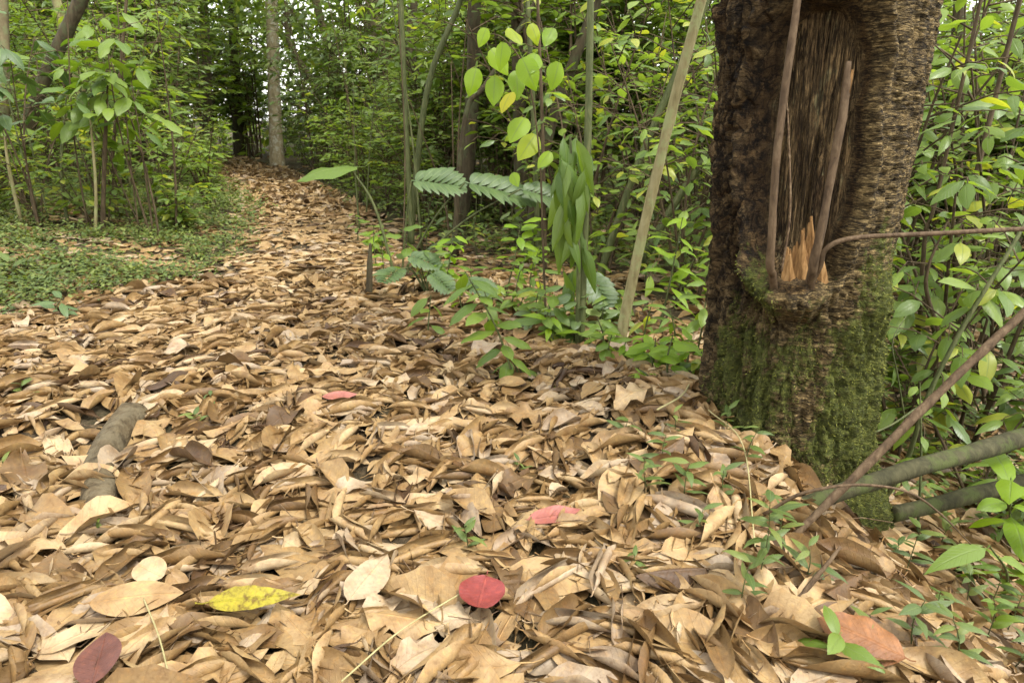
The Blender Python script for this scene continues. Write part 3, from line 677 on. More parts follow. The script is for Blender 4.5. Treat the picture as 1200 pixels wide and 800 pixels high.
def special(label, px, py, L, yawd, mat, tilt=(.15, 0), name='fallen_leaf', tone=.5, lift=.012, **k):
    p = G(px, py); i, j = hidx(np.array([p.x]), np.array([p.y]))
    z = HM[max(0, i[0] - 1):i[0] + 2, max(0, j[0] - 1):j[0] + 2].max() + lift
    # the leaf lies higher than the soil: slide it along the line of sight to that height
    d = ray(px, py); d = d * ((z - CAMH) / d.z); p = Vector((d.x, d.y, z))
    V, F, UV = leaf_grid(g=g, **k); V = V - np.array([0, .5, 0])
    y = R(yawd); ax = np.array([-math.sin(y), math.cos(y), tilt[1]]); nn = np.array([0, -tilt[0], 1.0])
    L *= 1.18; V = (V * L) @ frame(ax, nn).T
    o = link(name, quads_mesh(name, V, F, UV, {'tone': np.full(len(V), tone)}), M[mat], None, p)
    return tag(o, label, 'leaf', 'coloured leaves among the dry litter' if mat != 'dry' else 'dry leaves lying loose on top of the litter')
special('round red leaf lying flat on the dry leaves', 565, 692, .088, 172, 'red', (.35, .02), tone=.42, nu=14, nv=10, shape='round', W=.92, curl=.3, fold=.05, bend=.3, wave=.02, petiole=.14, lift=.034)
special('long dusty pink leaf pointing towards the mossy tree', 650, 602, .120, -72, 'pink', (.30, .02), tone=.5, nu=12, nv=8, shape='ellipse', W=.40, curl=.5, bend=.4, wave=.04, petiole=.05, lift=.016)
special('small dull pink leaf on the middle of the path', 398, 463, .105, -80, 'pink', (.20, 0), tone=.9, nu=10, nv=6, shape='ellipse', W=.45, curl=.3, bend=.2, petiole=.05, lift=.02)
special('spotted yellow green leaf with a pointed tip', 298, 701, .155, -82, 'yellow', (.55, .0), tone=.5, nu=14, nv=8, shape='lance', W=.29, curl=.25, bend=-.2, petiole=.12, lift=.045, edge=.07)
special('dark maroon leaf lying flat on the path', 116, 770, .115, 20, 'maroon', (.25, 0), tone=.5, nu=12, nv=8, shape='ellipse', W=.56, curl=.25, petiole=.05, lift=.034)
special('large russet leaf with deep veins below the trunk', 1008, 746, .135, 55, 'orange', (.45, .1), tone=.5, nu=16, nv=10, shape='ellipse', W=.62, curl=-.3, bend=-.25, wave=.05, wf=3, petiole=.1, lift=.03)
special('broad pale pinkish tan leaf lying flat near the round red leaf', 432, 675, .135, -20, 'dry', (.3, .05), tone=.93, nu=12, nv=8, shape='ellipse', W=.55, curl=-.2, wave=.03, petiole=.1, lift=.02)
special('small smooth pale tan leaf catching the light', 176, 668, .075, 60, 'dry', (.4, .0), tone=.86, nu=10, nv=8, shape='round', W=.72, curl=.3, petiole=.0, lift=.024)
special('wide tan leaf spread flat below the pale smooth leaf', 160, 700, .155, -80, 'dry', (.3, .0), tone=.62, nu=12, nv=8, shape='ellipse', W=.46, curl=-.2, bend=-.2, petiole=.1, lift=.02)

# ------------------------------------------------------------------ plants
GL = {}
def gl(kind, v, tone):
    """shared green-leaf mesh: kind, shape variant 0-3, tone step 0-5"""
    key = (kind, v, tone)
    if key not in GL:
        V, F, UV = GLS[kind][v]
        GL[key] = quads_mesh('leaf', V, F, UV, {'tone': np.full(len(V), min(1, tone / 5))})
    return GL[key]
GLS = {
    'ellipse': [leaf_grid(6, 4, 'ellipse', U(.36, .44), U(-.5, .1), 0, U(-1.0, -.2), U(-.4, .4), -.12, U(.02, .06), petiole=.08, g=g) for _ in range(4)],
    'broad':   [leaf_grid(7, 4, 'heart', U(.62, .72), U(-.5, .1), 0, U(-.9, -.2), U(-.3, .3), -.10, U(.02, .06), petiole=.25, g=g) for _ in range(4)],
    'lance':   [leaf_grid(7, 4, 'lance', U(.24, .32), U(-.5, .1), 0, U(-1.3, -.3), U(-.4, .4), -.1, U(.02, .05), petiole=.06, g=g) for _ in range(4)],
    'limp':    [leaf_grid(8, 4, 'lance', U(.24, .32), U(-1.0, -.2), 0, U(-1.3, .2), U(-.5, .5), -.2, U(.02, .05), petiole=.08, g=g) for _ in range(4)],
}
def leaf_obj(parent, kind, pos, d, n, L, tone, mat, name='leaf'):
    me = gl(kind, rnd.randrange(4), int(np.clip(round(tone * 5), 0, 5)))
    key = me.name + mat
    if not me.materials: me.materials.append(M[mat])
    elif me.materials[0] != M[mat]:
        k2 = (id(me), mat)
        if k2 not in GL:
            c = me.copy(); c.materials.clear(); c.materials.append(M[mat]); GL[k2] = c
        me = GL[k2]
    o = bpy.data.objects.new(name, me); COL.objects.link(o); o.parent = parent
    Rm = frame(d, n) * L
    o.matrix_basis = Matrix(((*Rm[0], pos[0]), (*Rm[1], pos[1]), (*Rm[2], pos[2]), (0, 0, 0, 1)))
    return o

def shrub_shape(rg, Hh, spread, nstem, twigs, per, leafL, lo=.3, droop=.5, upright=.8):
    """returns stem paths [(pts, r0, r1)] and leaves [(pos, dir, normal, L)]"""
    stems, leaves = [], []
    for s in range(nstem):
        az = rg.uniform(0, 6.283); h = Hh * rg.uniform(.62, 1.0); sp = spread * rg.uniform(.3, 1.0)
        dx, dy = math.cos(az), math.sin(az); bx_, by_ = rg.uniform(-.08, .08), rg.uniform(-.08, .08)
        w1, w2 = rg.uniform(-.12, .12) * Hh * .4, rg.uniform(-.12, .12) * Hh * .4
        f = lambda t: Vector((bx_ + dx * sp * t ** 1.4 + w1 * math.sin(3 * t + s), by_ + dy * sp * t ** 1.4 + w2 * math.sin(2.4 * t + 1), h * t * (1 - .06 * t)))
        pts = [f(k / 7) for k in range(8)]
        r0 = rg.uniform(.006, .012) * (.6 + .3 * Hh)
        stems.append((pts, r0, r0 * .3))
        for q in range(twigs):
            t = lo + (1 - lo) * (q + rg.random()) / twigs
            p = f(t); a2 = rg.uniform(0, 6.283) if rg.random() < .6 else az + rg.uniform(-1.2, 1.2)
            L = Hh * rg.uniform(.12, .30) * (1.25 - .6 * t) ; L = min(L, .55)
            e = Vector((math.cos(a2), math.sin(a2), rg.uniform(.1, .7)))
            tp = [p, p + e * L * .5, p + e * L * .85 + Vector((0, 0, -.10 * L)), p + e * L + Vector((0, 0, -.25 * L))]
            stems.append((tp, r0 * .4, .0012))
            sd = 1
            for c in range(per):
                u = (c + .6) / per; b = tp[0].lerp(tp[1], u * 2) if u < .5 else tp[1].lerp(tp[3], u * 2 - 1)
                sd = -sd; side = Vector((-e.y, e.x, 0)) * sd
                d = e * rg.uniform(.3, .9) + side * rg.uniform(.5, 1.1) + Vector((0, 0, -droop * rg.uniform(.2, 1.4)))
                if c == per - 1: d = e + Vector((0, 0, -droop * rg.uniform(.4, 1.6)))
                n = Vector((rg.gauss(0, .35), rg.gauss(0, .35), 1)) + d * .2
                leaves.append((b, d, n, leafL * rg.uniform(.6, 1.2)))
    return stems, leaves
def stem_mesh(stems, n=5):
    b = MB()
    for pts, r0, r1 in stems: b.tube(pts, [r0, r1], n, cap=False)
    return b.mesh('stem')
def near_shrub(x, y, label, group, Hh, spread, nstem, twigs, per, leafL, kind='ellipse', mat='green', tone=(.2, .9), lo=.3, droop=.5, name='shrub', cat='shrub', stem_mat='stem_brown', z=None):
    r = root(name, (x, y, (G1(x, y) if z is None else z) - .02), label, cat, group)
    st, lv = shrub_shape(rnd, Hh, spread, nstem, twigs, per, leafL, lo, droop)
    main = [s for s in st if len(s[0]) == 8]; tw = [s for s in st if len(s[0]) != 8]
    for s in main: link('stem', stem_mesh([s], 6), M[stem_mat], r)
    if tw: tag(link('twigs', stem_mesh(tw, 4), M[stem_mat], r), kind='stuff')
    for p, d, n, L in lv[:300]: leaf_obj(r, kind, p, d, n, L, rnd.uniform(*tone) if rnd.random() > .06 else 1.0, mat)
    return r
# joined versions for farther off
def foliage_mesh(lv, kind_list, tone, nu=3, nv=2):
    b = MB()
    for p, d, n, L in lv:
        V, F, UV = kind_list[rnd.randrange(len(kind_list))]
        b.add((V * L) @ frame(d, n).T + np.array(p), F, UV, rnd.uniform(*tone) if rnd.random() > .05 else 1.0)
    return b.mesh('foliage')
def lowset(shape, W): return [leaf_grid(4, 2, shape, W * U(.85, 1.15), U(-.4, .2), 0, U(-1.1, -.1), U(-.4, .4), -.12, 0, petiole=0, g=g) for _ in range(5)]
LW = {'ellipse': lowset('ellipse', .42), 'broad': lowset('heart', .66), 'lance': lowset('lance', .30)}
LWF = [leaf_grid(3, 2, 'ellipse', .45, U(-.4, .2), 0, U(-1.1, -.1), U(-.4, .4), -.12, 0, petiole=0, g=g) for _ in range(5)]
def far_variant(Hh, spread, nstem, twigs, per, leafL, kind, tone, lo, droop):
    st, lv = shrub_shape(rnd, Hh, spread, nstem, twigs, per, leafL, lo, droop)
    return stem_mesh(st, 4), foliage_mesh(lv, LW[kind], tone), Hh
FARV = {
    'tall slender shrub':            [far_variant(3.4, .9, 6, 17, 9, .135, 'ellipse', (.2, .85), .28, .5) for _ in range(4)],
    'bushy small-leaved shrub':      [far_variant(1.7, .8, 7, 10, 10, .10, 'ellipse', (.3, .95), .12, .4) for _ in range(4)],
    'broad-leaved shrub':            [far_variant(2.8, .8, 5, 13, 7, .18, 'broad', (.2, .8), .30, .6) for _ in range(3)],
    'narrow-leaved arching shrub':   [far_variant(3.1, 1.2, 6, 15, 9, .16, 'lance', (.25, .95), .25, .8) for _ in range(3)],
}
LAND = [('the lichen-spotted tree', 325, 15.5), ('the dark tree at the bend', 279, 21), ('the half hidden bend tree', 243, 19), ('the yellowish straight tree', 447, 13), ('the dark brown trunk', 545, 6.3), ('the brown trunk', 612, 5.9),
        ('the leaning brown tree', 398, 16), ('the brown verge trunk', 4, 6.6), ('the crooked tree', 30, 6.8), ('the pale broken trunk', 100, 9), ('the tree behind the bushes', 163, 14), ('the tree past the pale pole', 748, 11), ('the tree past the right shrubs', 1120, 10), ('the mossy tree', 930, 2.1)]
LAND = [(n_, (p_ - 600) / FPX * y_ * .97, y_) for n_, p_, y_ in LAND]
def beside(x, y):
    n_, lx, ly = min(LAND, key=lambda q: (q[1] - x) ** 2 + (q[2] - y) ** 2); d = math.hypot(lx - x, ly - y)
    return ('close to ' if d < 1.1 else 'pathward of ' if abs(y - ly) < .9 * abs(x - lx) and abs(x + .37 * y) < abs(lx + .37 * ly) else 'well off the path past ' if abs(y - ly) < .9 * abs(x - lx) else 'before ' if y < ly else 'behind ') + n_
FG = 'shrubs of the forest undergrowth'
def far_shrub(x, y, kind, where, group, sc=1.0, mat='green', v=None):
    if abs(600 + FPX * x / (y * .96) - 320) < 620 / y and 6 < y < 15.4: return None          # open ground before the lichen-spotted tree
    vs = FARV[kind]; sm, fm, Hh = vs[rnd.randrange(len(vs)) if v is None else v]
    s = sc * rnd.uniform(.85, 1.15)
    r = root('shrub', (x, y, G1(x, y) - .03), f"{'small' if s < .82 else 'large' if s > 1.12 else 'mid-sized'} {kind} {beside(x, y)}", 'shrub', FG)
    a = rnd.uniform(0, 6.283)
    mx = Matrix.Rotation(a, 4, 'Z') @ Matrix.Diagonal((s, s, s * rnd.uniform(.9, 1.1), 1))
    mat = ('green', 'pale_green', 'dull', 'green')[[q[1] for q in vs].index(fm)]
    for nm, me, mt in (('stem', sm, 'stem_brown'), ('foliage', fm, mat)):
        o = link(nm, me, M[mt], r); o.matrix_basis = mx; tag(o, kind='stuff')
    return r

# --- trees behind
CROWN = []
for _ in range(4):
    b = []
    for c in range(26):
        cc_ = Vector((rnd.gauss(0, .9), rnd.gauss(0, .9), rnd.uniform(-1.6, 1.6))); rr = rnd.uniform(.35, .7)
        for q in range(34):
            v = Vector((rnd.gauss(0, 1), rnd.gauss(0, 1), rnd.gauss(0, .7))).normalized() * rr * rnd.random() ** .4
            b.append((cc_ + v, (v.normalized() + Vector((rnd.gauss(0, .4), rnd.gauss(0, .4), -.5))), Vector((rnd.gauss(0, .4), rnd.gauss(0, .4), 1)), rnd.uniform(.13, .22)))
    CROWN.append(foliage_mesh(b, LW['ellipse'], (.3, 1.0)))
def tree(base, ctrl, radii, label, mat, crown=True, crown_z=4.6, crown_s=1.0, group=None, limbs=3, n=10):
    base = Vector(base); r = root('tree', base, label, 'tree', group)
    pts = spline([Vector(c) - base for c in ctrl], 26)
    link('trunk', MB().tube(pts, radii, n, lump=.10).mesh('trunk'), M[mat], r)
    if crown:
        top = pts[-1]
        for k in range(limbs):
            p = pts[18 + 2 * k]; a = rnd.uniform(0, 6.28); e = p + Vector((math.cos(a) * .9, math.sin(a) * .9, rnd.uniform(.7, 1.3)))
            link('limb', MB().tube(spline([p, p.lerp(e, .5) + Vector((0, 0, .12)), e], 8), [radii[-1] * .7, .012], 6, cap=False).mesh('limb'), M[mat], r)
        for k in range(2):
            c = link('crown', CROWN[rnd.randrange(4)], M['green'], r); tag(c, kind='stuff')
            c.location = top + Vector((rnd.uniform(-.8, .8), rnd.uniform(-.3, .9), rnd.uniform(-.2, .9))); c.rotation_euler = (0, 0, rnd.uniform(0, 6.28)); c.scale = (crown_s,) * 3
    return r
def px_tree(pts, y, wpx, label, mat, top_z=5.5, crown=True, group=None, dy=0.0, n=10):
    """pts: pixel points base..top at distance y; the trunk then goes on up to top_z"""
    b = P(*pts[0], y); b.z = G1(b.x, b.y) - .05
    c = [b] + [P(px, py, y + dy * (k + 1) / len(pts)) for k, (px, py) in enumerate(pts[1:])]
    e = c[-1]; d = (c[-1] - c[-2]).normalized()
    if e.z < top_z: c.append(e + d * ((top_z - e.z) / max(.3, d.z)))
    rad = wpx / FPX * y * 1.0 / 2
    return tree(b, c, [rad * 1.25, rad, rad * .95, rad * .85, rad * .7], label, mat, crown, group=group, n=n)
TR = 'forest trees'
px_tree([(325, 198), (322, 120), (318, 0)], 15.5, 14, 'pale lichen-spotted straight tree at the end of the path', 'bark_pale', 7, group=TR)
px_tree([(279, 172), (277, 100), (272, 20)], 21, 11, 'dark slim tree standing beyond the bend of the path', 'bark_dark', 8, group=TR)
px_tree([(243, 180), (243, 90), (238, 0)], 19, 10, 'dark tree half hidden beside the bend of the path', 'bark_dark', 8, group=TR)
px_tree([(447, 190), (442, 90), (437, 0)], 13, 16, 'yellowish straight tree with stem leaves behind the split-leaf plant', 'bark_mid', 6.5, group=TR)
px_tree([(538, 278), (552, 150), (556, 0)], 6.3, 16, 'dark brown tree trunk behind the split-leaf plant', 'bark_dark', 5, crown=False, group=TR, dy=.2)
px_tree([(614, 292), (610, 180), (606, 0)], 5.9, 17, 'brown tree trunk behind the drooping-leaf plant', 'bark_dark', 5, crown=False, group=TR, dy=.2)
px_tree([(618, 285), (645, 150), (700, 0)], 5.5, 13, 'slim dark trunk leaning towards the mossy tree', 'bark_dark', 4, crown=False, group=TR)
px_tree([(400, 200), (395, 100), (370, 0)], 16, 9, 'slim brown leaning tree right of the path', 'bark_mid', 7, group=TR)
px_tree([(4, 262), (5, 120), (3, 0)], 6.6, 12, 'slim brown trunk rising from the left verge', 'bark_mid', 4, crown=False, group=TR)
px_tree([(22, 240), (38, 130), (95, 0)], 6.8, 15, 'dark crooked tree arching over the left verge', 'bark_dark', 3.4, crown=False, group=TR)
px_tree([(103, 175), (96, 120), (80, 55)], 9.0, 12, 'pale broken leaning trunk behind the left bushes', 'pale_stem', 2.6, crown=False, group=TR)
px_tree([(160, 190), (168, 100), (160, 0)], 14, 12, 'brown tree behind the left bushes', 'bark_dark', 7, group=TR)
px_tree([(745, 200), (750, 100), (752, 0)], 11, 13, 'dark tree deep behind the pale leaning pole', 'bark_dark', 6.5, group=TR)
px_tree([(1120, 230), (1118, 100), (1125, 0)], 10, 14, 'dark tree deep behind the right-hand shrubs', 'bark_dark', 6.5, group=TR)
# slim poles and bare saplings
def pole(pts, y, wpx, label, mat, y2=None, group='slim poles and bare saplings', ext=True, n=8, name='sapling_pole'):
    y2 = y if y2 is None else y2; m_ = len(pts)
    c = [P(px, py, y + (y2 - y) * k / max(1, m_ - 1)) for k, (px, py) in enumerate(pts)]
    c[0] = Vector((c[0].x, c[0].y, min(c[0].z, G1(c[0].x, c[0].y) - .03)))
    if ext: c.append(c[-1] + (c[-1] - c[-2]).normalized() * 1.2)
    rad = wpx / FPX * y / 2
    r = root(name, c[0], label, 'sapling', group)
    link('stem', MB().tube(spline([q - c[0] for q in c], 30), [rad * 1.15, rad, rad * .9, rad * (.75 if ext else .35)], n, lump=.1).mesh('stem'), M[mat], r)
    return r
pole([(722, 415), (745, 310), (785, 140), (822, 0)], 2.85, 12, 'pale bare pole leaning beside the mossy tree', 'pale_stem', 2.75)
pole([(680, 400), (686, 250), (690, 120), (692, 0)], 3.1, 9, 'upright greenish pole carrying the drooping-leaf plant', 'stem_green', 3.2)
pole([(483, 285), (476, 150), (470, 0)], 5.8, 6, 'straight dark green stem behind the split-leaf plant', 'stem_green')
pole([(480, 285), (500, 110), (540, 0)], 5.9, 7, 'dark green stem bending towards the drooping-leaf plant', 'stem_green')
pole([(530, 270), (545, 140), (575, 90)], 5.2, 6, 'thin dark stem leaning under the lime vine leaves', 'bark_dark')
pole([(632, 270), (625, 130), (618, 0)], 5.0, 6, 'thin greenish stem beside the brown tree trunk', 'stem_green')
pole([(640, 280), (636, 160), (630, 0)], 4.6, 4, 'thread-thin brown stem beside the brown tree trunk', 'stem_brown')
pole([(700, 330), (745, 200), (812, 40)], 4.4, 8, 'dark green stem slanting behind the pale bare pole', 'stem_green')
pole([(735, 325), (790, 240), (850, 150)], 4.2, 9, 'yellowish stem slanting low behind the pale bare pole', 'stem_green')
pole([(432, 347), (434, 285)], 4.0, 8, 'short upright dark stake at the path edge', 'bark_dark', ext=False, name='stake')
pole([(800, 470), (830, 420), (862, 330), (900, 240)], 2.35, 4, 'thin straw-coloured stem leaning before the mossy tree', 'straw', 2.6, ext=False)
pole([(118, 268), (122, 200), (126, 100)], 5.4, 5, 'brown stem standing on the left verge', 'stem_brown', ext=False)
pole([(80, 268), (72, 200), (78, 110)], 5.6, 3.5, 'greenish thin stem on the left verge', 'stem_green', ext=False)
pole([(108, 262), (112, 215), (104, 120)], 5.3, 3.5, 'thin yellowish stem on the left verge', 'pale_stem', ext=False)
pole([(136, 245), (132, 190), (138, 120)], 6.2, 4, 'thin grey stem behind the left verge', 'stem_brown')
pole([(22, 245), (12, 205), (5, 160)], 5.4, 4, 'pale cut stick leaning on the left verge', 'pale_stem', ext=False)
pole([(1150, 420), (1120, 300), (1145, 200), (1180, 60)], 3.6, 6, 'dark stem winding up among the right-hand shrubs', 'stem_brown')
pole([(1095, 430), (1082, 300), (1100, 220)], 3.0, 5, 'thin dark stem behind the mossy tree', 'stem_brown')
pole([(1062, 520), (1100, 420), (1085, 330), (1110, 260)], 2.6, 5, 'twisted brown vine stem behind the mossy tree', 'stem_brown', ext=False)
for k in range(84):
    y = rnd.uniform(5.2, 12); px = rnd.choice([rnd.uniform(400, 860), rnd.uniform(400, 860), rnd.uniform(0, 230), rnd.uniform(1080, 1220)])
    gx = (px - 600) / FPX * y * .98
    side = 'on the left of the path' if px < 240 else 'among the right-hand shrubs' if px > 1000 else 'in the undergrowth behind the drooping-leaf plant' if px > 640 else 'in the undergrowth behind the split-leaf plant'
    z0 = G1(gx, y); hgt = rnd.uniform(1.0, 2.8); lx = rnd.uniform(-.35, .35)
    r = root('sapling_pole', (gx, y, z0 - .02), f"{'tall' if hgt > 1.9 else 'short'} {'thin brown' if k % 3 else 'thin greenish'} bare stem {beside(gx, y)}", 'sapling', 'thin bare stems in the undergrowth')
    link('stem', MB().tube(spline([(0, 0, 0), (lx * .3 + rnd.uniform(-.05, .05), 0, hgt * .4), (lx, rnd.uniform(-.2, .2), hgt)], 10), [rnd.uniform(.006, .014), .003], 6, lump=.1).mesh('stem'), M['stem_brown' if k % 3 else 'stem_green'], r)

# --- featured plants
def explicit_plant(name, label, cat, base, stem_ctrl, radii, leaves, kind, mat, stem_mat='stem_green', group=None):
    """leaves: (pos, dir, normal, L, tone)"""
    r = root(name, base, label, cat, group)
    if stem_ctrl: link('stem', MB().tube(spline([Vector(c) - base for c in stem_ctrl], 24), radii, 7, lump=.08, cap=False).mesh('stem'), M[stem_mat], r)
    for p, d, n, L, t in leaves: leaf_obj(r, kind, Vector(p) - base, d, n, L, t, mat)
    return r
V3 = Vector
# drooping long leaves around the greenish pole
b0 = G(676, 405); y = b0.y
lv = []
for k in range(40):
    t = rnd.random(); px = rnd.uniform(655, 688); py = rnd.uniform(160, 330) if k > 14 else rnd.uniform(160, 215)
    lv.append((P(px, py, y + rnd.uniform(-.10, .12)), V3((rnd.uniform(-.42, .42), rnd.uniform(-.4, .2), -1)), V3((rnd.uniform(-1.6, 1.6), -1, .25)), rnd.uniform(.13, .27), rnd.uniform(.0, .9)))
explicit_plant('drooping_plant', 'pale green plant with long limp leaves hanging straight down', 'plant', b0, [b0, P(678, 300, y), P(672, 220, y), P(668, 160, y)], [.012, .010, .008, .005], lv, 'limp', 'pale_green')
# lime vine
y = 3.3
spots = [(575, 70, .14), (558, 92, .13), (590, 62, .12), (612, 80, .15), (605, 95, .14), (580, 102, .13), (628, 75, .12), (597, 45, .11), (622, 40, .10), (648, 45, .11), (655, 85, .13), (615, 150, .15), (628, 170, .16), (600, 120, .11), (645, 190, .1), (600, 215, .08), (570, 45, .09)]
base = G(640, 385)
lv = [(P(px, py - 12, y + rnd.uniform(-.15, .15)), V3((rnd.uniform(-.6, .6), rnd.uniform(-.7, .1), -.7)), V3((rnd.uniform(-.5, .5), -.7, .8)), L, rnd.uniform(.2, .95)) for px, py, L in spots]
explicit_plant('lime_vine', 'bright lime green vine leaves glowing above the split-leaf plant', 'vine', base, [base, P(636, 280, y), P(632, 180, y), P(618, 90, y), P(590, 45, y), P(560, 40, y + .1)], [.006, .005, .004, .003, .002], lv, 'broad', 'lime', 'stem_brown')
# split leaves
def split_leaf(L, W, n=8, gg=rnd):
    b = MB(); pts = [V3((0, L * k / 10, -.10 * L * (k / 10) ** 2)) for k in range(11)]
    b.tube(pts, [.006, .0015], 5, cap=False)
    for s in (-1, 1):
        for k in range(n):
            t = .08 + .84 * k / (n - 1); p = V3((0, L * t, -.10 * L * t * t)); w = W * math.sin(math.pi * (.18 + .74 * t)) * gg.uniform(.9, 1.1)
            Vl, F, UV = leaf_grid(6, 2, 'ellipse', .34, -.2, 0, -.9, .2 * s, 0, .02, petiole=0, g=g)
            d = V3((s, .55 + .55 * t, .10)); Rm = frame(d, V3((-.15 * s, 0, 1)))
            b.add((Vl * np.array([(.54 * L / w), 1, 1]) * w) @ Rm.T + np.array(p), F, UV, gg.uniform(.2, .9))
    return b.mesh('leaf_blade')
def split_plant(base, leaves, label):
    r = root('split_leaf_plant', base, label, 'plant', 'split-leaf plants')
    for (tip, d, n, L, W) in leaves:
        tip = V3(tip) - base
        link('stalk', MB().tube(spline([(0, 0, 0), tip * .55 + V3((0, 0, .06)), tip], 14), [.008, .005], 6, cap=False).mesh('stalk'), M['stem_green'], r)
        o = link('leaf', split_leaf(L, W), M['broad'], r); Rm = frame(d, n); o.matrix_basis = Matrix(((*Rm[0], tip.x), (*Rm[1], tip.y), (*Rm[2], tip.z), (0, 0, 0, 1)))
    return r
b0 = G(470, 300); y = 4.6; b0 = V3((P(470, 300, y).x, y, G1(P(470, 300, y).x, y)))
split_plant(b0, [(P(482, 212, y), V3((1, -.05, -.06)), V3((0, -.55, .8)), .34, .19), (P(545, 214, y - .05), V3((1, .1, -.22)), V3((-.1, -.5, .85)), .46, .20), (P(610, 222, y - .1), V3((1, .1, -.25)), V3((0, -.6, .8)), .24, .15)], 'dark green split-leaf plant spreading grey-green fingered leaves')
b1 = G(500, 345)
split_plant(b1, [(P(478, 300, b1.y), V3((.9, -.3, -.2)), V3((0, -.5, .8)), .2, .10), (P(505, 320, b1.y - .1), V3((.6, -.6, -.35)), V3((0, -.5, .8)), .18, .10), (P(470, 315, b1.y - .05), V3((-.3, -.8, -.1)), V3((0, -.3, .9)), .2, .12)], 'low dark split-leaf plant at the edge of the dry leaves')
b2 = G(575, 365)
split_plant(b2, [(P(545, 330, b2.y), V3((.8, -.4, -.2)), V3((0, -.5, .8)), .18, .10)], 'low split-leaf plant below the drooping-leaf plant')
b3 = G(735, 380)
split_plant(b3, [(P(690, 320, b3.y), V3((.4, -.6, -.6)), V3((0, -.6, .6)), .2, .11)], 'split-leaf plant half hidden behind the pale bare pole')
# arum leaf
b0 = P(462, 290, 4.4); b0.z = G1(b0.x, b0.y); y = 4.4
explicit_plant('arum_plant', 'broad arrow-shaped leaf on a slanting green stalk', 'plant', b0, [b0, P(440, 245, y), P(413, 200, y)], [.011, .009, .006], [(P(418, 196, y), V3((-1, -.25, -.22)), V3((-.15, -.28, 1)), .38, .5), (P(413, 198, y + .02), V3((-.7, .5, -.2)), V3((0, -.3, .9)), .3, .6)], 'broad', 'pale_green')
# saplings with lance leaves among the litter
def sapling(px, py, tip, n, L, label, mat='green', kind='ellipse', tone=(.5, 1), cat='sapling', group='leafy saplings beside the path', y2=None, droop=.8):
    b = G(px, py); e = P(*tip, b.y if y2 is None else y2); lv = []
    mid = b.lerp(e, .5) + V3((rnd.uniform(-.03, .03), 0, 0))
    ctrl = [b - V3((0, 0, .03)), mid, e]; pts = spline(ctrl, 20)
    for k in range(n):
        p = pts[min(20, int(6 + 14 * (k + 1) / n))]; a = k * 2.4 + rnd.uniform(-.5, .5)
        d = V3((math.cos(a), math.sin(a) * .8 - .25, rnd.uniform(-droop, .25)))
        lv.append((p + d * .015, d, V3((rnd.uniform(-.3, .3), rnd.uniform(-.5, 0), 1)), L * rnd.uniform(.7, 1.2), rnd.uniform(*tone)))
    return explicit_plant('sapling', label, cat, b, ctrl, [.005, .004, .002], lv, kind, mat, 'stem_green', group)
sapling(607, 452, (545, 318), 15, .13, 'arching leafy sapling growing out of the dry leaves', 'pale_green', tone=(.1, .9))
sapling(612, 445, (592, 412), 4, .15, 'small three-leaved sapling in the dry leaves', 'pale_green', tone=(.2, .7), droop=1.3)
sapling(640, 400, (650, 345), 8, .14, 'leafy sapling at the foot of the drooping-leaf plant', 'pale_green', tone=(.2, .8))
sapling(700, 385, (718, 340), 9, .15, 'sapling with long leaves below the pale bare pole', 'pale_green', 'lance')
sapling(520, 345, (530, 275), 14, .11, 'yellow-green sapling behind the low split-leaf plant', 'lime', tone=(0, .5))
sapling(590, 350, (610, 262), 14, .12, 'bright sapling in front of the brown tree trunk', 'lime', tone=(0, .5))
sapling(770, 395, (800, 255), 13, .14, 'bright upright sapling between pale pole and mossy tree', 'lime', tone=(0, .5), kind='lance')
sapling(800, 445, (810, 400), 12, .09, 'low bright sapling close by the mossy tree', 'lime', tone=(0, .5))
sapling(815, 420, (830, 330), 13, .11, 'dark leafy sapling touching the mossy tree', 'pale_green')
sapling(740, 430, (735, 395), 10, .09, 'low leafy sapling at the foot of the pale pole', 'lime', tone=(0, .4))
sapling(500, 400, (505, 345), 5, .12, 'single-stemmed sapling with hanging leaves on the path edge', 'pale_green', droop=1.6)
sapling(570, 385, (565, 335), 6, .13, 'sapling with hanging leaves near the arching sapling', 'pale_green', droop=1.6)
sapling(660, 460, (662, 452), 4, .04, 'tiny bright seedling in the dry leaves near the pale pole', 'lime', tone=(0, .4))
sapling(1175, 700, (1160, 640), 5, .20, 'sapling with long bright leaves beside the olive logs', 'pale_green', 'lance', y2=1.5)
sapling(1190, 640, (1185, 560), 8, .18, 'broad bright leaves growing past the olive logs', 'lime', 'ellipse', (0, .3), y2=1.75)
sapling(1075, 640, (1078, 448), 5, .07, 'thin sprout with two pale leaves behind the mossy tree', 'pale_green', y2=2.1)
sapling(70, 372, (72, 350), 7, .12, 'dark leafy seedling among brown leaves on the left', 'broad', 'lance', (.3, .9))
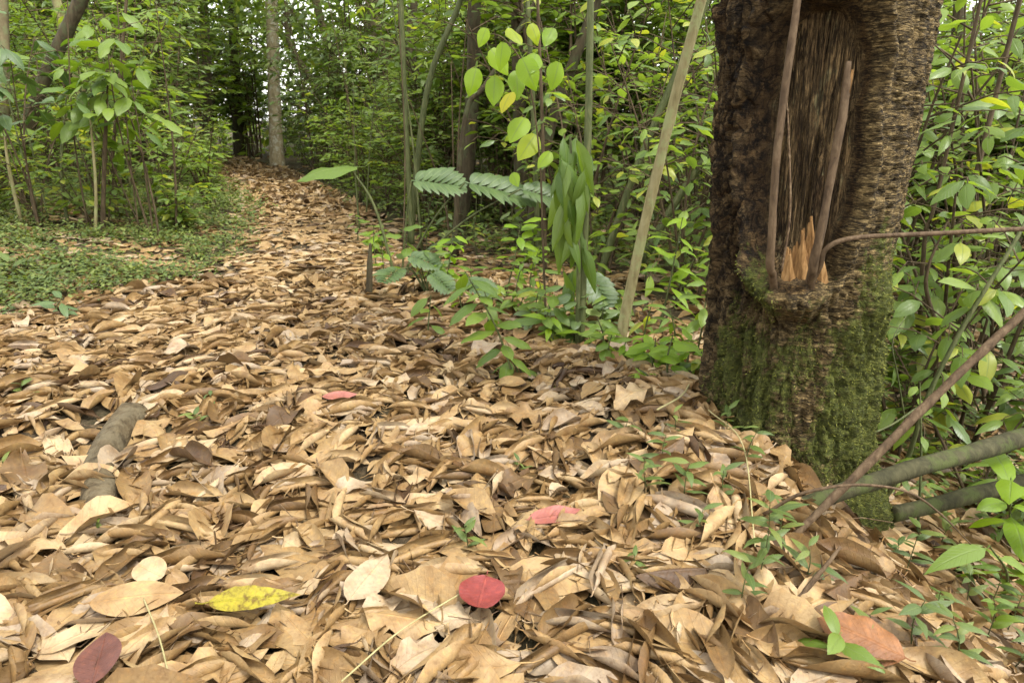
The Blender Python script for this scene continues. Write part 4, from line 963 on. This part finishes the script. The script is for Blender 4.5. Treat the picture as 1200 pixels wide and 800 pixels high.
edge_spots = [((450, 330), (448, 292), 7, .10, 'beside the short dark stake'), ((545, 372), (540, 330), 8, .11, 'before the low split-leaf plant'), ((625, 378), (630, 318), 9, .12, 'before the brown tree trunk'), ((655, 408), (645, 366), 7, .13, 'right before the drooping-leaf plant'),
 ((705, 418), (700, 372), 9, .11, 'between drooping-leaf plant and pale pole'), ((752, 415), (765, 352), 10, .11, 'just right of the pale pole'), ((775, 440), (768, 402), 10, .09, 'low between pale pole and trunk'), ((790, 420), (785, 362), 10, .11, 'behind the straw-coloured stem'),
 ((825, 452), (822, 412), 9, .08, 'touching the left foot of the trunk'), ((755, 452), (748, 432), 8, .06, 'under the straw-coloured stem'), ((690, 345), (700, 290), 10, .12, 'behind the drooping-leaf plant'), ((740, 345), (752, 262), 11, .13, 'behind the pale pole'), ((790, 360), (815, 300), 11, .12, 'in the gap left of the trunk'), ((830, 380), (838, 300), 10, .11, 'hugging the left side of the trunk'),
 ((560, 300), (556, 262), 9, .12, 'behind the split-leaf plants'), ((500, 292), (498, 262), 8, .11, 'under the split-leaf plant'), ((420, 285), (416, 250), 8, .10, 'on the right path edge past the stake'), ((650, 300), (655, 255), 9, .12, 'between the two brown trunks')]
for k, (bp, tp, n_, L_, w_) in enumerate(edge_spots):
    sapling(*bp, tp, n_, L_, f"{('lime', 'green', 'mid green')[k % 3]} little sapling {w_}", ('lime', 'pale_green', 'green')[k % 3], ('ellipse', 'lance')[k % 2], (0, .45) if k % 3 == 0 else (.3, 1))
c_ = 0
while c_ < 46:
    px_ = rnd.uniform(440, 850); lim = np.interp(px_, [440, 600, 700, 850], [318, 385, 425, 470]); py_ = lim - rnd.random() ** 1.5 * (lim - 278)
    b_ = G(px_, py_)
    if (b_.x - TX) ** 2 + (b_.y - TY) ** 2 < .14 or b_.y > 7: continue
    hpx = rnd.uniform(22, 60); kd_ = rnd.choice(['ellipse', 'lance', 'ellipse', 'broad']); mt_ = rnd.choice(['pale_green', 'pale_green', 'lime', 'green', 'dull'])
    near_ = min([('the short dark stake', 432, 4.0), ('the split-leaf plant', 480, 4.6), ('the drooping-leaf plant', 676, 3.1), ('the pale bare pole', 722, 2.85), ('the mossy tree', 900, 2.1), ('the arching sapling', 600, 2.6), ('the brown trunk', 614, 5.9), ('the dark brown trunk', 540, 6.3)], key=lambda q: ((q[1] - 600) / FPX * q[2] - b_.x) ** 2 + (q[2] - b_.y) ** 2)[0]
    sapling(px_, py_, (px_ + rnd.uniform(-14, 14), py_ - hpx), rnd.randint(6, 11), rnd.uniform(.07, .125), f"{'tall' if hpx > 42 else 'low'} {'bright' if mt_ == 'lime' else 'dull' if mt_ == 'dull' else 'plain'} {dict(ellipse='oval', lance='narrow', broad='heart')[kd_]}-leaved seedling near {near_}", mt_, kd_, (0, .45) if mt_ == 'lime' else (.1, 1), 'seedling', 'seedlings along the edge of the dry leaves')
    c_ += 1
# --- near shrubs, leaf by leaf
RS, LS, CSG = 'leafy shrubs right of the mossy tree', 'leafy shrubs on the left verge', 'leafy shrubs behind the pale bare pole'
rs = [(1.72, 2.75, 1.5, 'ellipse'), (2.15, 3.0, 2.1, 'ellipse'), (1.85, 3.5, 2.3, 'lance'), (2.6, 3.5, 2.3, 'ellipse'), (1.55, 3.9, 2.2, 'ellipse'), (2.95, 4.2, 2.7, 'broad'), (2.3, 4.4, 2.6, 'ellipse'), (3.4, 4.7, 2.8, 'ellipse'), (1.95, 2.45, .9, 'lance')]
adj = {'ellipse': 'oval-leaved', 'lance': 'narrow-leaved', 'broad': 'broad-leaved'}
wh = ['close behind the mossy tree', 'beside the forked leaning branch', 'behind the mossy tree with hanging leaves', 'past the olive logs', 'half hidden by the mossy tree', 'standing tall past the olive logs', 'deep behind the mossy tree', 'farthest out past the olive logs', 'low over the olive logs']
for k, (x, y, h, kd) in enumerate(rs):
    near_shrub(x, y, f'{adj[kd]} green shrub {wh[k]}', RS, h, .55 + .1 * h, 6, 11, 4 if kd != 'broad' else 3, .135 if kd != 'broad' else .17, kd, 'pale_green' if k in (3, 4) else 'green', (.25, .95), .15, .8)
cs_ = [(1.0, 3.9, 1.7, 'ellipse'), (.55, 4.7, 2.0, 'ellipse'), (1.3, 4.8, 2.3, 'lance'), (.95, 5.3, 2.4, 'ellipse'), (.25, 5.4, 1.9, 'ellipse'), (1.75, 5.4, 2.5, 'ellipse')]
wc = ['beside the mossy tree', 'behind the drooping-leaf plant', 'behind the pale bare pole', 'deep behind the pale bare pole', 'behind the brown tree trunk', 'deep behind the mossy tree']
for k, (x, y, h, kd) in enumerate(cs_):
    near_shrub(x, y, f'{adj[kd]} shrub with many glossy leaves {wc[k]}', CSG, h, .5 + .1 * h, 6, 12, 4, .12, kd, 'green', (.2, .95), .18, .7)
ls = [(-3.45, 5.7, .9, 'ellipse'), (-4.1, 5.9, .95, 'lance'), (-3.3, 6.6, 1.15, 'ellipse'), (-3.9, 6.9, 1.35, 'ellipse'), (-4.7, 6.4, 1.5, 'broad'), (-3.35, 7.6, 1.2, 'ellipse'), (-2.95, 6.0, .5, 'ellipse')]
wl_ = ['on the left verge before the bushes', 'among bare stems on the left verge', 'overhanging the left edge of the path', 'at the heart of the left bushes', 'under the arching crooked tree', 'where the path narrows', 'low at the left path edge']
for k, (x, y, h, kd) in enumerate(ls):
    near_shrub(x, y, f'{adj[kd]} bright shrub {wl_[k]}', LS, h, .35 + .25 * h, 7, 8, 5, .105 if kd != 'broad' else .17, kd, 'green' if k != 2 else 'pale_green', (.35, 1.0), .2, .55)

near_shrub(-3.0, 5.6, 'plant with large shining leaves above the left verge', LS, 1.95, .4, 4, 9, 4, .21, 'ellipse', 'pale_green', (.0, 1), .5, .9)
near_shrub(-3.75, 5.3, 'tall plant with large dark leaves below the crooked tree', LS, 2.1, .4, 3, 9, 3, .19, 'ellipse', 'broad', (.2, 1), .55, 1.0)
near_shrub(-4.3, 5.2, 'tall leafy shrub beside the slim brown trunk', LS, 2.2, .5, 5, 10, 4, .13, 'lance', 'green', (.2, .9), .25, .8)
# --- shrubs farther off, by stretch of forest
def scatter(n, xr, yr, kinds, where, group, sc=(.8, 1.15), keep=lambda x, y: True, mats=('green',)):
    c = 0; t_ = 0
    while c < n and t_ < n * 30:
        t_ += 1
        y = rnd.uniform(*yr); x = rnd.uniform(xr[0] * y, xr[1] * y)
        if not keep(x, y): continue
        kd = rnd.choice(kinds); far_shrub(x, y, kd, where[min(len(where) - 1, int((y - yr[0]) / (yr[1] - yr[0]) * len(where)))], group, rnd.uniform(*sc), rnd.choice(mats)); c += 1
offpath = lambda x, y: not (np.interp(y, YS, XL) - .45 < x < np.interp(y, YS, XR) + .45)
leftp = lambda x, y: x < np.interp(y, YS, XL) - .7
rightp = lambda x, y: x > np.interp(y, YS, XR) + .9
K = list(FARV)
scatter(13, (-.85, -.42), (7.6, 11), [K[0], K[1], K[1], K[3]], ['just behind the left bushes', 'well behind the left bushes'], 'shrubs behind the left verge', (.7, 1.0), leftp)
scatter(22, (-.85, -.3), (10.5, 17), K, ['left of where the path narrows', 'left of the bend of the path'], 'shrubs left of the far path', (.8, 1.2), leftp)
scatter(13, (-.32, .1), (6.6, 9), [K[1], K[0], K[3]], ['behind the split-leaf plant', 'well behind the split-leaf plant'], 'shrubs behind the split-leaf plant', (.65, .95), rightp)
scatter(28, (-.4, .12), (9, 17), K, ['between path and brown tree trunks', 'right of the pale lichen-spotted tree'], 'shrubs right of the far path', (.8, 1.2), rightp)
scatter(13, (.02, .34), (6.2, 8), [K[0], K[3], K[2]], ['behind the lime vine', 'in the thicket left of the mossy tree'], 'shrubs in the thicket left of the mossy tree', (.8, 1.05))
scatter(22, (.0, .5), (8, 15), K, ['at the back of the thicket left of the mossy tree', 'far behind the pale bare pole'], 'shrubs far behind the pale bare pole', (.9, 1.25))
scatter(14, (.5, .92), (5.2, 8), [K[0], K[3], K[2]], ['in the thicket right of the mossy tree', 'behind the thicket right of the mossy tree'], 'shrubs in the thicket right of the mossy tree', (.85, 1.1))
scatter(14, (.5, .95), (8, 14), K, ['far behind the mossy tree', 'at the far back behind the mossy tree'], 'shrubs far behind the mossy tree', (1.0, 1.3))
scatter(14, (-.75, -.30), (17, 23), K, ['closing off the end of the path', 'beyond the end of the path'], 'shrubs at the end of the path', (1.0, 1.5), offpath)

for y_, dx_ in ((6.6, .55), (7.2, 1.0), (7.9, .5), (8.4, 1.3), (9.0, .55), (9.6, 1.1), (10.3, .6), (11.0, 1.2), (11.8, .6), (12.6, 1.2), (13.5, .7), (14.6, .8)):
    far_shrub(np.interp(y_, YS, XR) + dx_, y_, 'bushy small-leaved shrub', '', FG, rnd.uniform(.55, .85))
for y_, dx_ in ((7.0, .45), (8.2, .5), (9.2, .6), (10.4, .5), (11.6, .7), (13.0, .6), (14.4, .7)):
    far_shrub(np.interp(y_, YS, XL) - dx_, y_, 'bushy small-leaved shrub', '', FG, rnd.uniform(.5, .8))
for k in range(16):
    y_ = rnd.uniform(12, 18); px_ = rnd.uniform(120, 480); x_ = (px_ - 600) / FPX * y_
    if offpath(x_, y_): far_shrub(x_, y_, rnd.choice([K[0], K[3]]), '', FG, rnd.uniform(1.15, 1.6))
for k in range(8):
    y_ = rnd.uniform(18.5, 24); x_ = (rnd.uniform(200, 420) - 600) / FPX * y_
    far_shrub(x_, y_, rnd.choice([K[0], K[2]]), '', FG, rnd.uniform(1.2, 1.8))
# --- crowns of farther trees
for k in range(22):
    y = rnd.uniform(11, 22); x = rnd.uniform(-.85, .85) * y
    if not offpath(x, y) or (abs(600 + FPX * x / (y * .96) - 320) < 90 and y < 15.6): continue
    z0 = G1(x, y); h = rnd.uniform(3.2, 6.0)
    wh_ = 'left of the path' if x < np.interp(y, YS, XL) else 'right of the path' if x < 2 else 'behind the mossy tree'
    tree((x, y, z0), [(x, y, z0 - .05), (x + rnd.uniform(-.2, .2), y, z0 + h * .4), (x + rnd.uniform(-.4, .4), y, z0 + h * .75), (x + rnd.uniform(-.5, .5), y, z0 + h)], [.11, .085, .06, .04], f"{'tall' if h > 4.6 else 'low'} slim leafy tree {beside(x, y)}", ('bark_dark', 'bark_mid')[k % 2], True, crown_s=rnd.uniform(.8, 1.15), group='slim background trees', n=7)

# --- far woods as one mass
def frames(d, n):
    d = d / (np.linalg.norm(d, axis=1)[:, None] + 1e-9); n = n - d * (n * d).sum(1)[:, None]; n /= np.linalg.norm(n, axis=1)[:, None] + 1e-9
    return np.stack([np.cross(d, n), d, n], 2)
def far_woods():
    n = 105000
    y = g.uniform(19, 36, n); x = g.uniform(-1.05, 1.05, n) * y; z = g.uniform(0, 10.5, n)
    d = fbm(x * .45, y * .45, z * .6, 3) + .16 * (1 - z / 9)
    left = sstep(-.2, -.5, x / y)
    keep = (d > -.20 + .16 * left * sstep(2, 5, z)) & ((y > 23) | (x < np.interp(y, YS, XL) - .4) | (x > np.interp(y, YS, XR) + .4))
    p = np.stack([x, y, z - .1], 1)[keep]; m_ = len(p)
    dv = g.normal(0, 1, (m_, 3)); dv[:, 2] = dv[:, 2] * .5 - .5; nv_ = g.normal(0, .5, (m_, 3)); nv_[:, 2] += 1
    Fr = frames(dv, nv_) * g.uniform(.16, .34, m_)[:, None, None]; tt = g.uniform(.3, 1.0, m_)
    b = MB(); which = np.arange(m_) % 5
    for v in range(5):
        V, F, UV = LWF[v]; q = np.where(which == v)[0]; nv2 = len(V)
        VV = np.einsum('nij,kj->nki', Fr[q], V) + p[q][:, None, :]
        FF = F[None] + (np.arange(len(q)) * nv2)[:, None, None]
        b.add(VV.reshape(-1, 3), FF.reshape(-1, 4), np.tile(UV, (len(q), 1)), np.repeat(tt[q], nv2))
    tag(link('far_woods', b.mesh('far_woods'), M['green']), 'dense green mass of distant forest foliage', 'forest', kind='stuff')
far_woods()

# ------------------------------------------------------------------ ground cover and seedlings
def cover():
    b = MB(); tiny = [leaf_grid(3, 2, 'ellipse', .5, -.2, 0, -.8, 0, -.1, 0, petiole=0, g=g) for _ in range(4)]
    def put(x, y, s):
        z = G1(x, y); hs_ = U(.4, 1.5)
        for _ in range(int(g.integers(3, 7))):
            a = U(0, 6.28); d = [math.cos(a), math.sin(a), U(-.1, .7)]; h = U(.0, .085) * s * hs_
            V, F, UV = tiny[int(g.integers(0, 4))]
            b.add(V * U(.016, .045) * s @ frame(d, [0, -.1, 1]).T + (x + U(-.03, .03), y + U(-.03, .03), z + .02 + h), F, UV, U(.1, 1))
    c = 0
    while c < 9500:
        y = 3.1 + 8.5 * g.random() ** 1.2; x = U(-.82 * y - .2, -.2 * y)
        xl = np.interp(y, YS, XL)
        w = sstep(-.15, .5, xl - x) * sstep(3.0, 3.7, y)
        if g.random() > w * (.12 + .88 * (fbm(x * 1.7, y * 1.7, 4, 3) > -.14)): continue
        put(x, y, 1.0 + .25 * (y > 6)); c += 1
    c = 0
    while c < 4200:
        y = U(4.6, 13); x = U(-.4 * y, .5 * y); xr = np.interp(y, YS, XR)
        if g.random() > sstep(.0, .7, x - xr) * .8: continue
        put(x, y, 1.7); c += 1
    c = 0
    while c < 700:
        y = U(2.2, 5); x = U(.9, .9 * y)
        put(x, y, 1.3); c += 1
    tag(link('ground_cover', b.mesh('ground_cover'), M['herb']), 'low green herbs carpeting the verge beside the path', 'ground cover', kind='stuff')
cover()
def seedling(px, py, n, L, Hh, label, kind='lance', mat='herb', lean=(0, 0)):
    p = G(px, py); i, j = hidx(np.array([p.x]), np.array([p.y])); z = max(p.z, HM[i[0], j[0]] - .015)
    r = root('seedling', (p.x, p.y, z), label, 'seedling', 'green seedlings among the dry leaves')
    tip = V3((lean[0] * Hh + rnd.uniform(-.2, .2) * Hh, lean[1] * Hh + rnd.uniform(-.3, .1) * Hh, Hh))
    pts = spline([(0, 0, -.01), tip * .5 + V3((rnd.uniform(-.1, .1) * Hh, 0, .05 * Hh)), tip], 12)
    link('stem', MB().tube(pts, [.0016, .0008], 5, cap=False).mesh('stem'), M['stem_green'], r)
    for k in range(n):
        q = pts[min(12, int(3 + 9.5 * k / max(1, n - 1)))]; a = k * 2.6 + rnd.uniform(-.6, .6)
        d = V3((math.cos(a), math.sin(a), rnd.uniform(-.35, .45)))
        leaf_obj(r, kind, q, d, V3((rnd.uniform(-.3, .3), rnd.uniform(-.5, .1), 1)), L * rnd.uniform(.65, 1.2), rnd.uniform(.2, .9), mat)
sd = [(885, 700, 16, .055, .22, 'tall many-leaved seedling beside the short brown stick'), (870, 560, 7, .05, .12, 'narrow-leaved seedling against the foot of the trunk'), (935, 560, 7, .085, .10, 'seedling with long drooping leaves at the foot of the trunk'),
      (760, 590, 8, .05, .10, 'feathery seedling in the heaped leaves'), (800, 600, 7, .055, .11, 'seedling with upright leaves in the heaped leaves'), (550, 655, 6, .045, .07, 'small seedling just behind the round red leaf'),
      (745, 680, 5, .035, .04, 'tiny seedling beside a rolled leaf'), (1055, 700, 9, .055, .12, 'spindly seedling behind the russet leaf'), (1085, 745, 10, .06, .12, 'leafy seedling beside the russet leaf'),
      (1130, 720, 10, .05, .13, 'spindly seedling on the slope past the russet leaf'), (1150, 770, 9, .055, .12, 'bright seedling low on the slope'), (970, 785, 5, .07, .06, 'bright broad seedling below the russet leaf'),
      (940, 700, 6, .06, .08, 'seedling beside the russet leaf and short stick'), (1015, 770, 6, .045, .08, 'thin seedling below the russet leaf'), (985, 430, 4, .05, .06, 'seedling sprouting from the moss'),
      (850, 520, 6, .05, .08, 'seedling in front of the mossy trunk'), (730, 520, 5, .05, .06, 'seedling in the leaves before the mossy tree'), (820, 640, 6, .04, .06, 'small seedling in front of the leaf heap'), (610, 560, 4, .03, .03, 'tiny seedling near the long pink leaf'),
      (1115, 800, 9, .055, .12, 'seedling at the bottom of the slope'), (1180, 800, 9, .055, .12, 'weedy seedling at the slope edge'), (1045, 660, 7, .045, .08, 'seedling just right of the trunk foot'), (775, 560, 7, .05, .09, 'seedling with arching leaves in the heaped leaves'),
      (1065, 770, 9, .06, .10, 'leafy weed below the spindly seedlings'), (1110, 690, 8, .06, .12, 'weed under the olive logs'), (1160, 715, 9, .07, .12, 'weed beside the long bright leaves'), (1175, 755, 9, .06, .12, 'weed with many leaves on the slope'), (1100, 650, 8, .06, .10, 'weed in the shade of the lower olive log'), (910, 640, 7, .045, .09, 'weed where the red branch meets the leaves'), (865, 730, 7, .05, .10, 'weed left of the short brown stick'), (790, 520, 6, .045, .07, 'weed in the dry leaves before the trunk'), (845, 600, 6, .045, .09, 'weed on the heaped leaves'), (1005, 610, 6, .05, .08, 'weed below the thick olive log'),
      (30, 470, 6, .05, .05, 'dark seedling beside the soil patch'), (250, 480, 5, .05, .04, 'low seedling on the middle of the path'), (230, 505, 5, .04, .04, 'low seedling past the grey log'), (10, 560, 5, .04, .04, 'small seedling on the soil patch'), (120, 640, 4, .03, .04, 'tiny seedling below the grey log'),
      (20, 330, 8, .10, .12, 'bluish leafy seedling on the left verge'), (60, 335, 8, .09, .10, 'spreading seedling on the left verge')]
for px, py, n, L, h, lab in sd:
    L *= 1.25; h *= 1.1
    if lab.startswith('seedling sprouting'): px, py = 875, 470
    seedling(px, py, n, L, h, lab, 'lance' if 'broad' not in lab else 'ellipse', 'pale_green' if 'bright' in lab else 'herb')
# straw stems over the litter
for (q0, q1, q2, w, lab) in [((400, 798), (470, 738), (548, 690), .0017, 'long pale straw lying across to the round red leaf'), ((168, 700), (186, 745), (200, 800), .0016, 'pale grass stem standing below the wide tan leaf'), ((812, 440), (800, 462), (770, 480), .003, 'pale straw stick at the foot of the pale pole'), ((830, 480), (870, 520), (885, 640), .0018, 'pale dry stem bending down before the trunk')]:
    c = []
    for px, py in (q0, q1, q2):
        p = G(px, py); i, j = hidx(np.array([p.x]), np.array([p.y])); z = HM[i[0], j[0]] + .03; d = ray(px, py); d = d * ((z - CAMH) / d.z); c.append(V3((d.x, d.y, z)))
    r = link('straw', MB().tube(spline([q - c[0] for q in c], 18), w, 6).mesh('straw'), M['straw'], None, c[0]); tag(r, lab, 'straw', 'straws over the litter')
print('leaves', n_put, 'objects', len(bpy.data.objects))
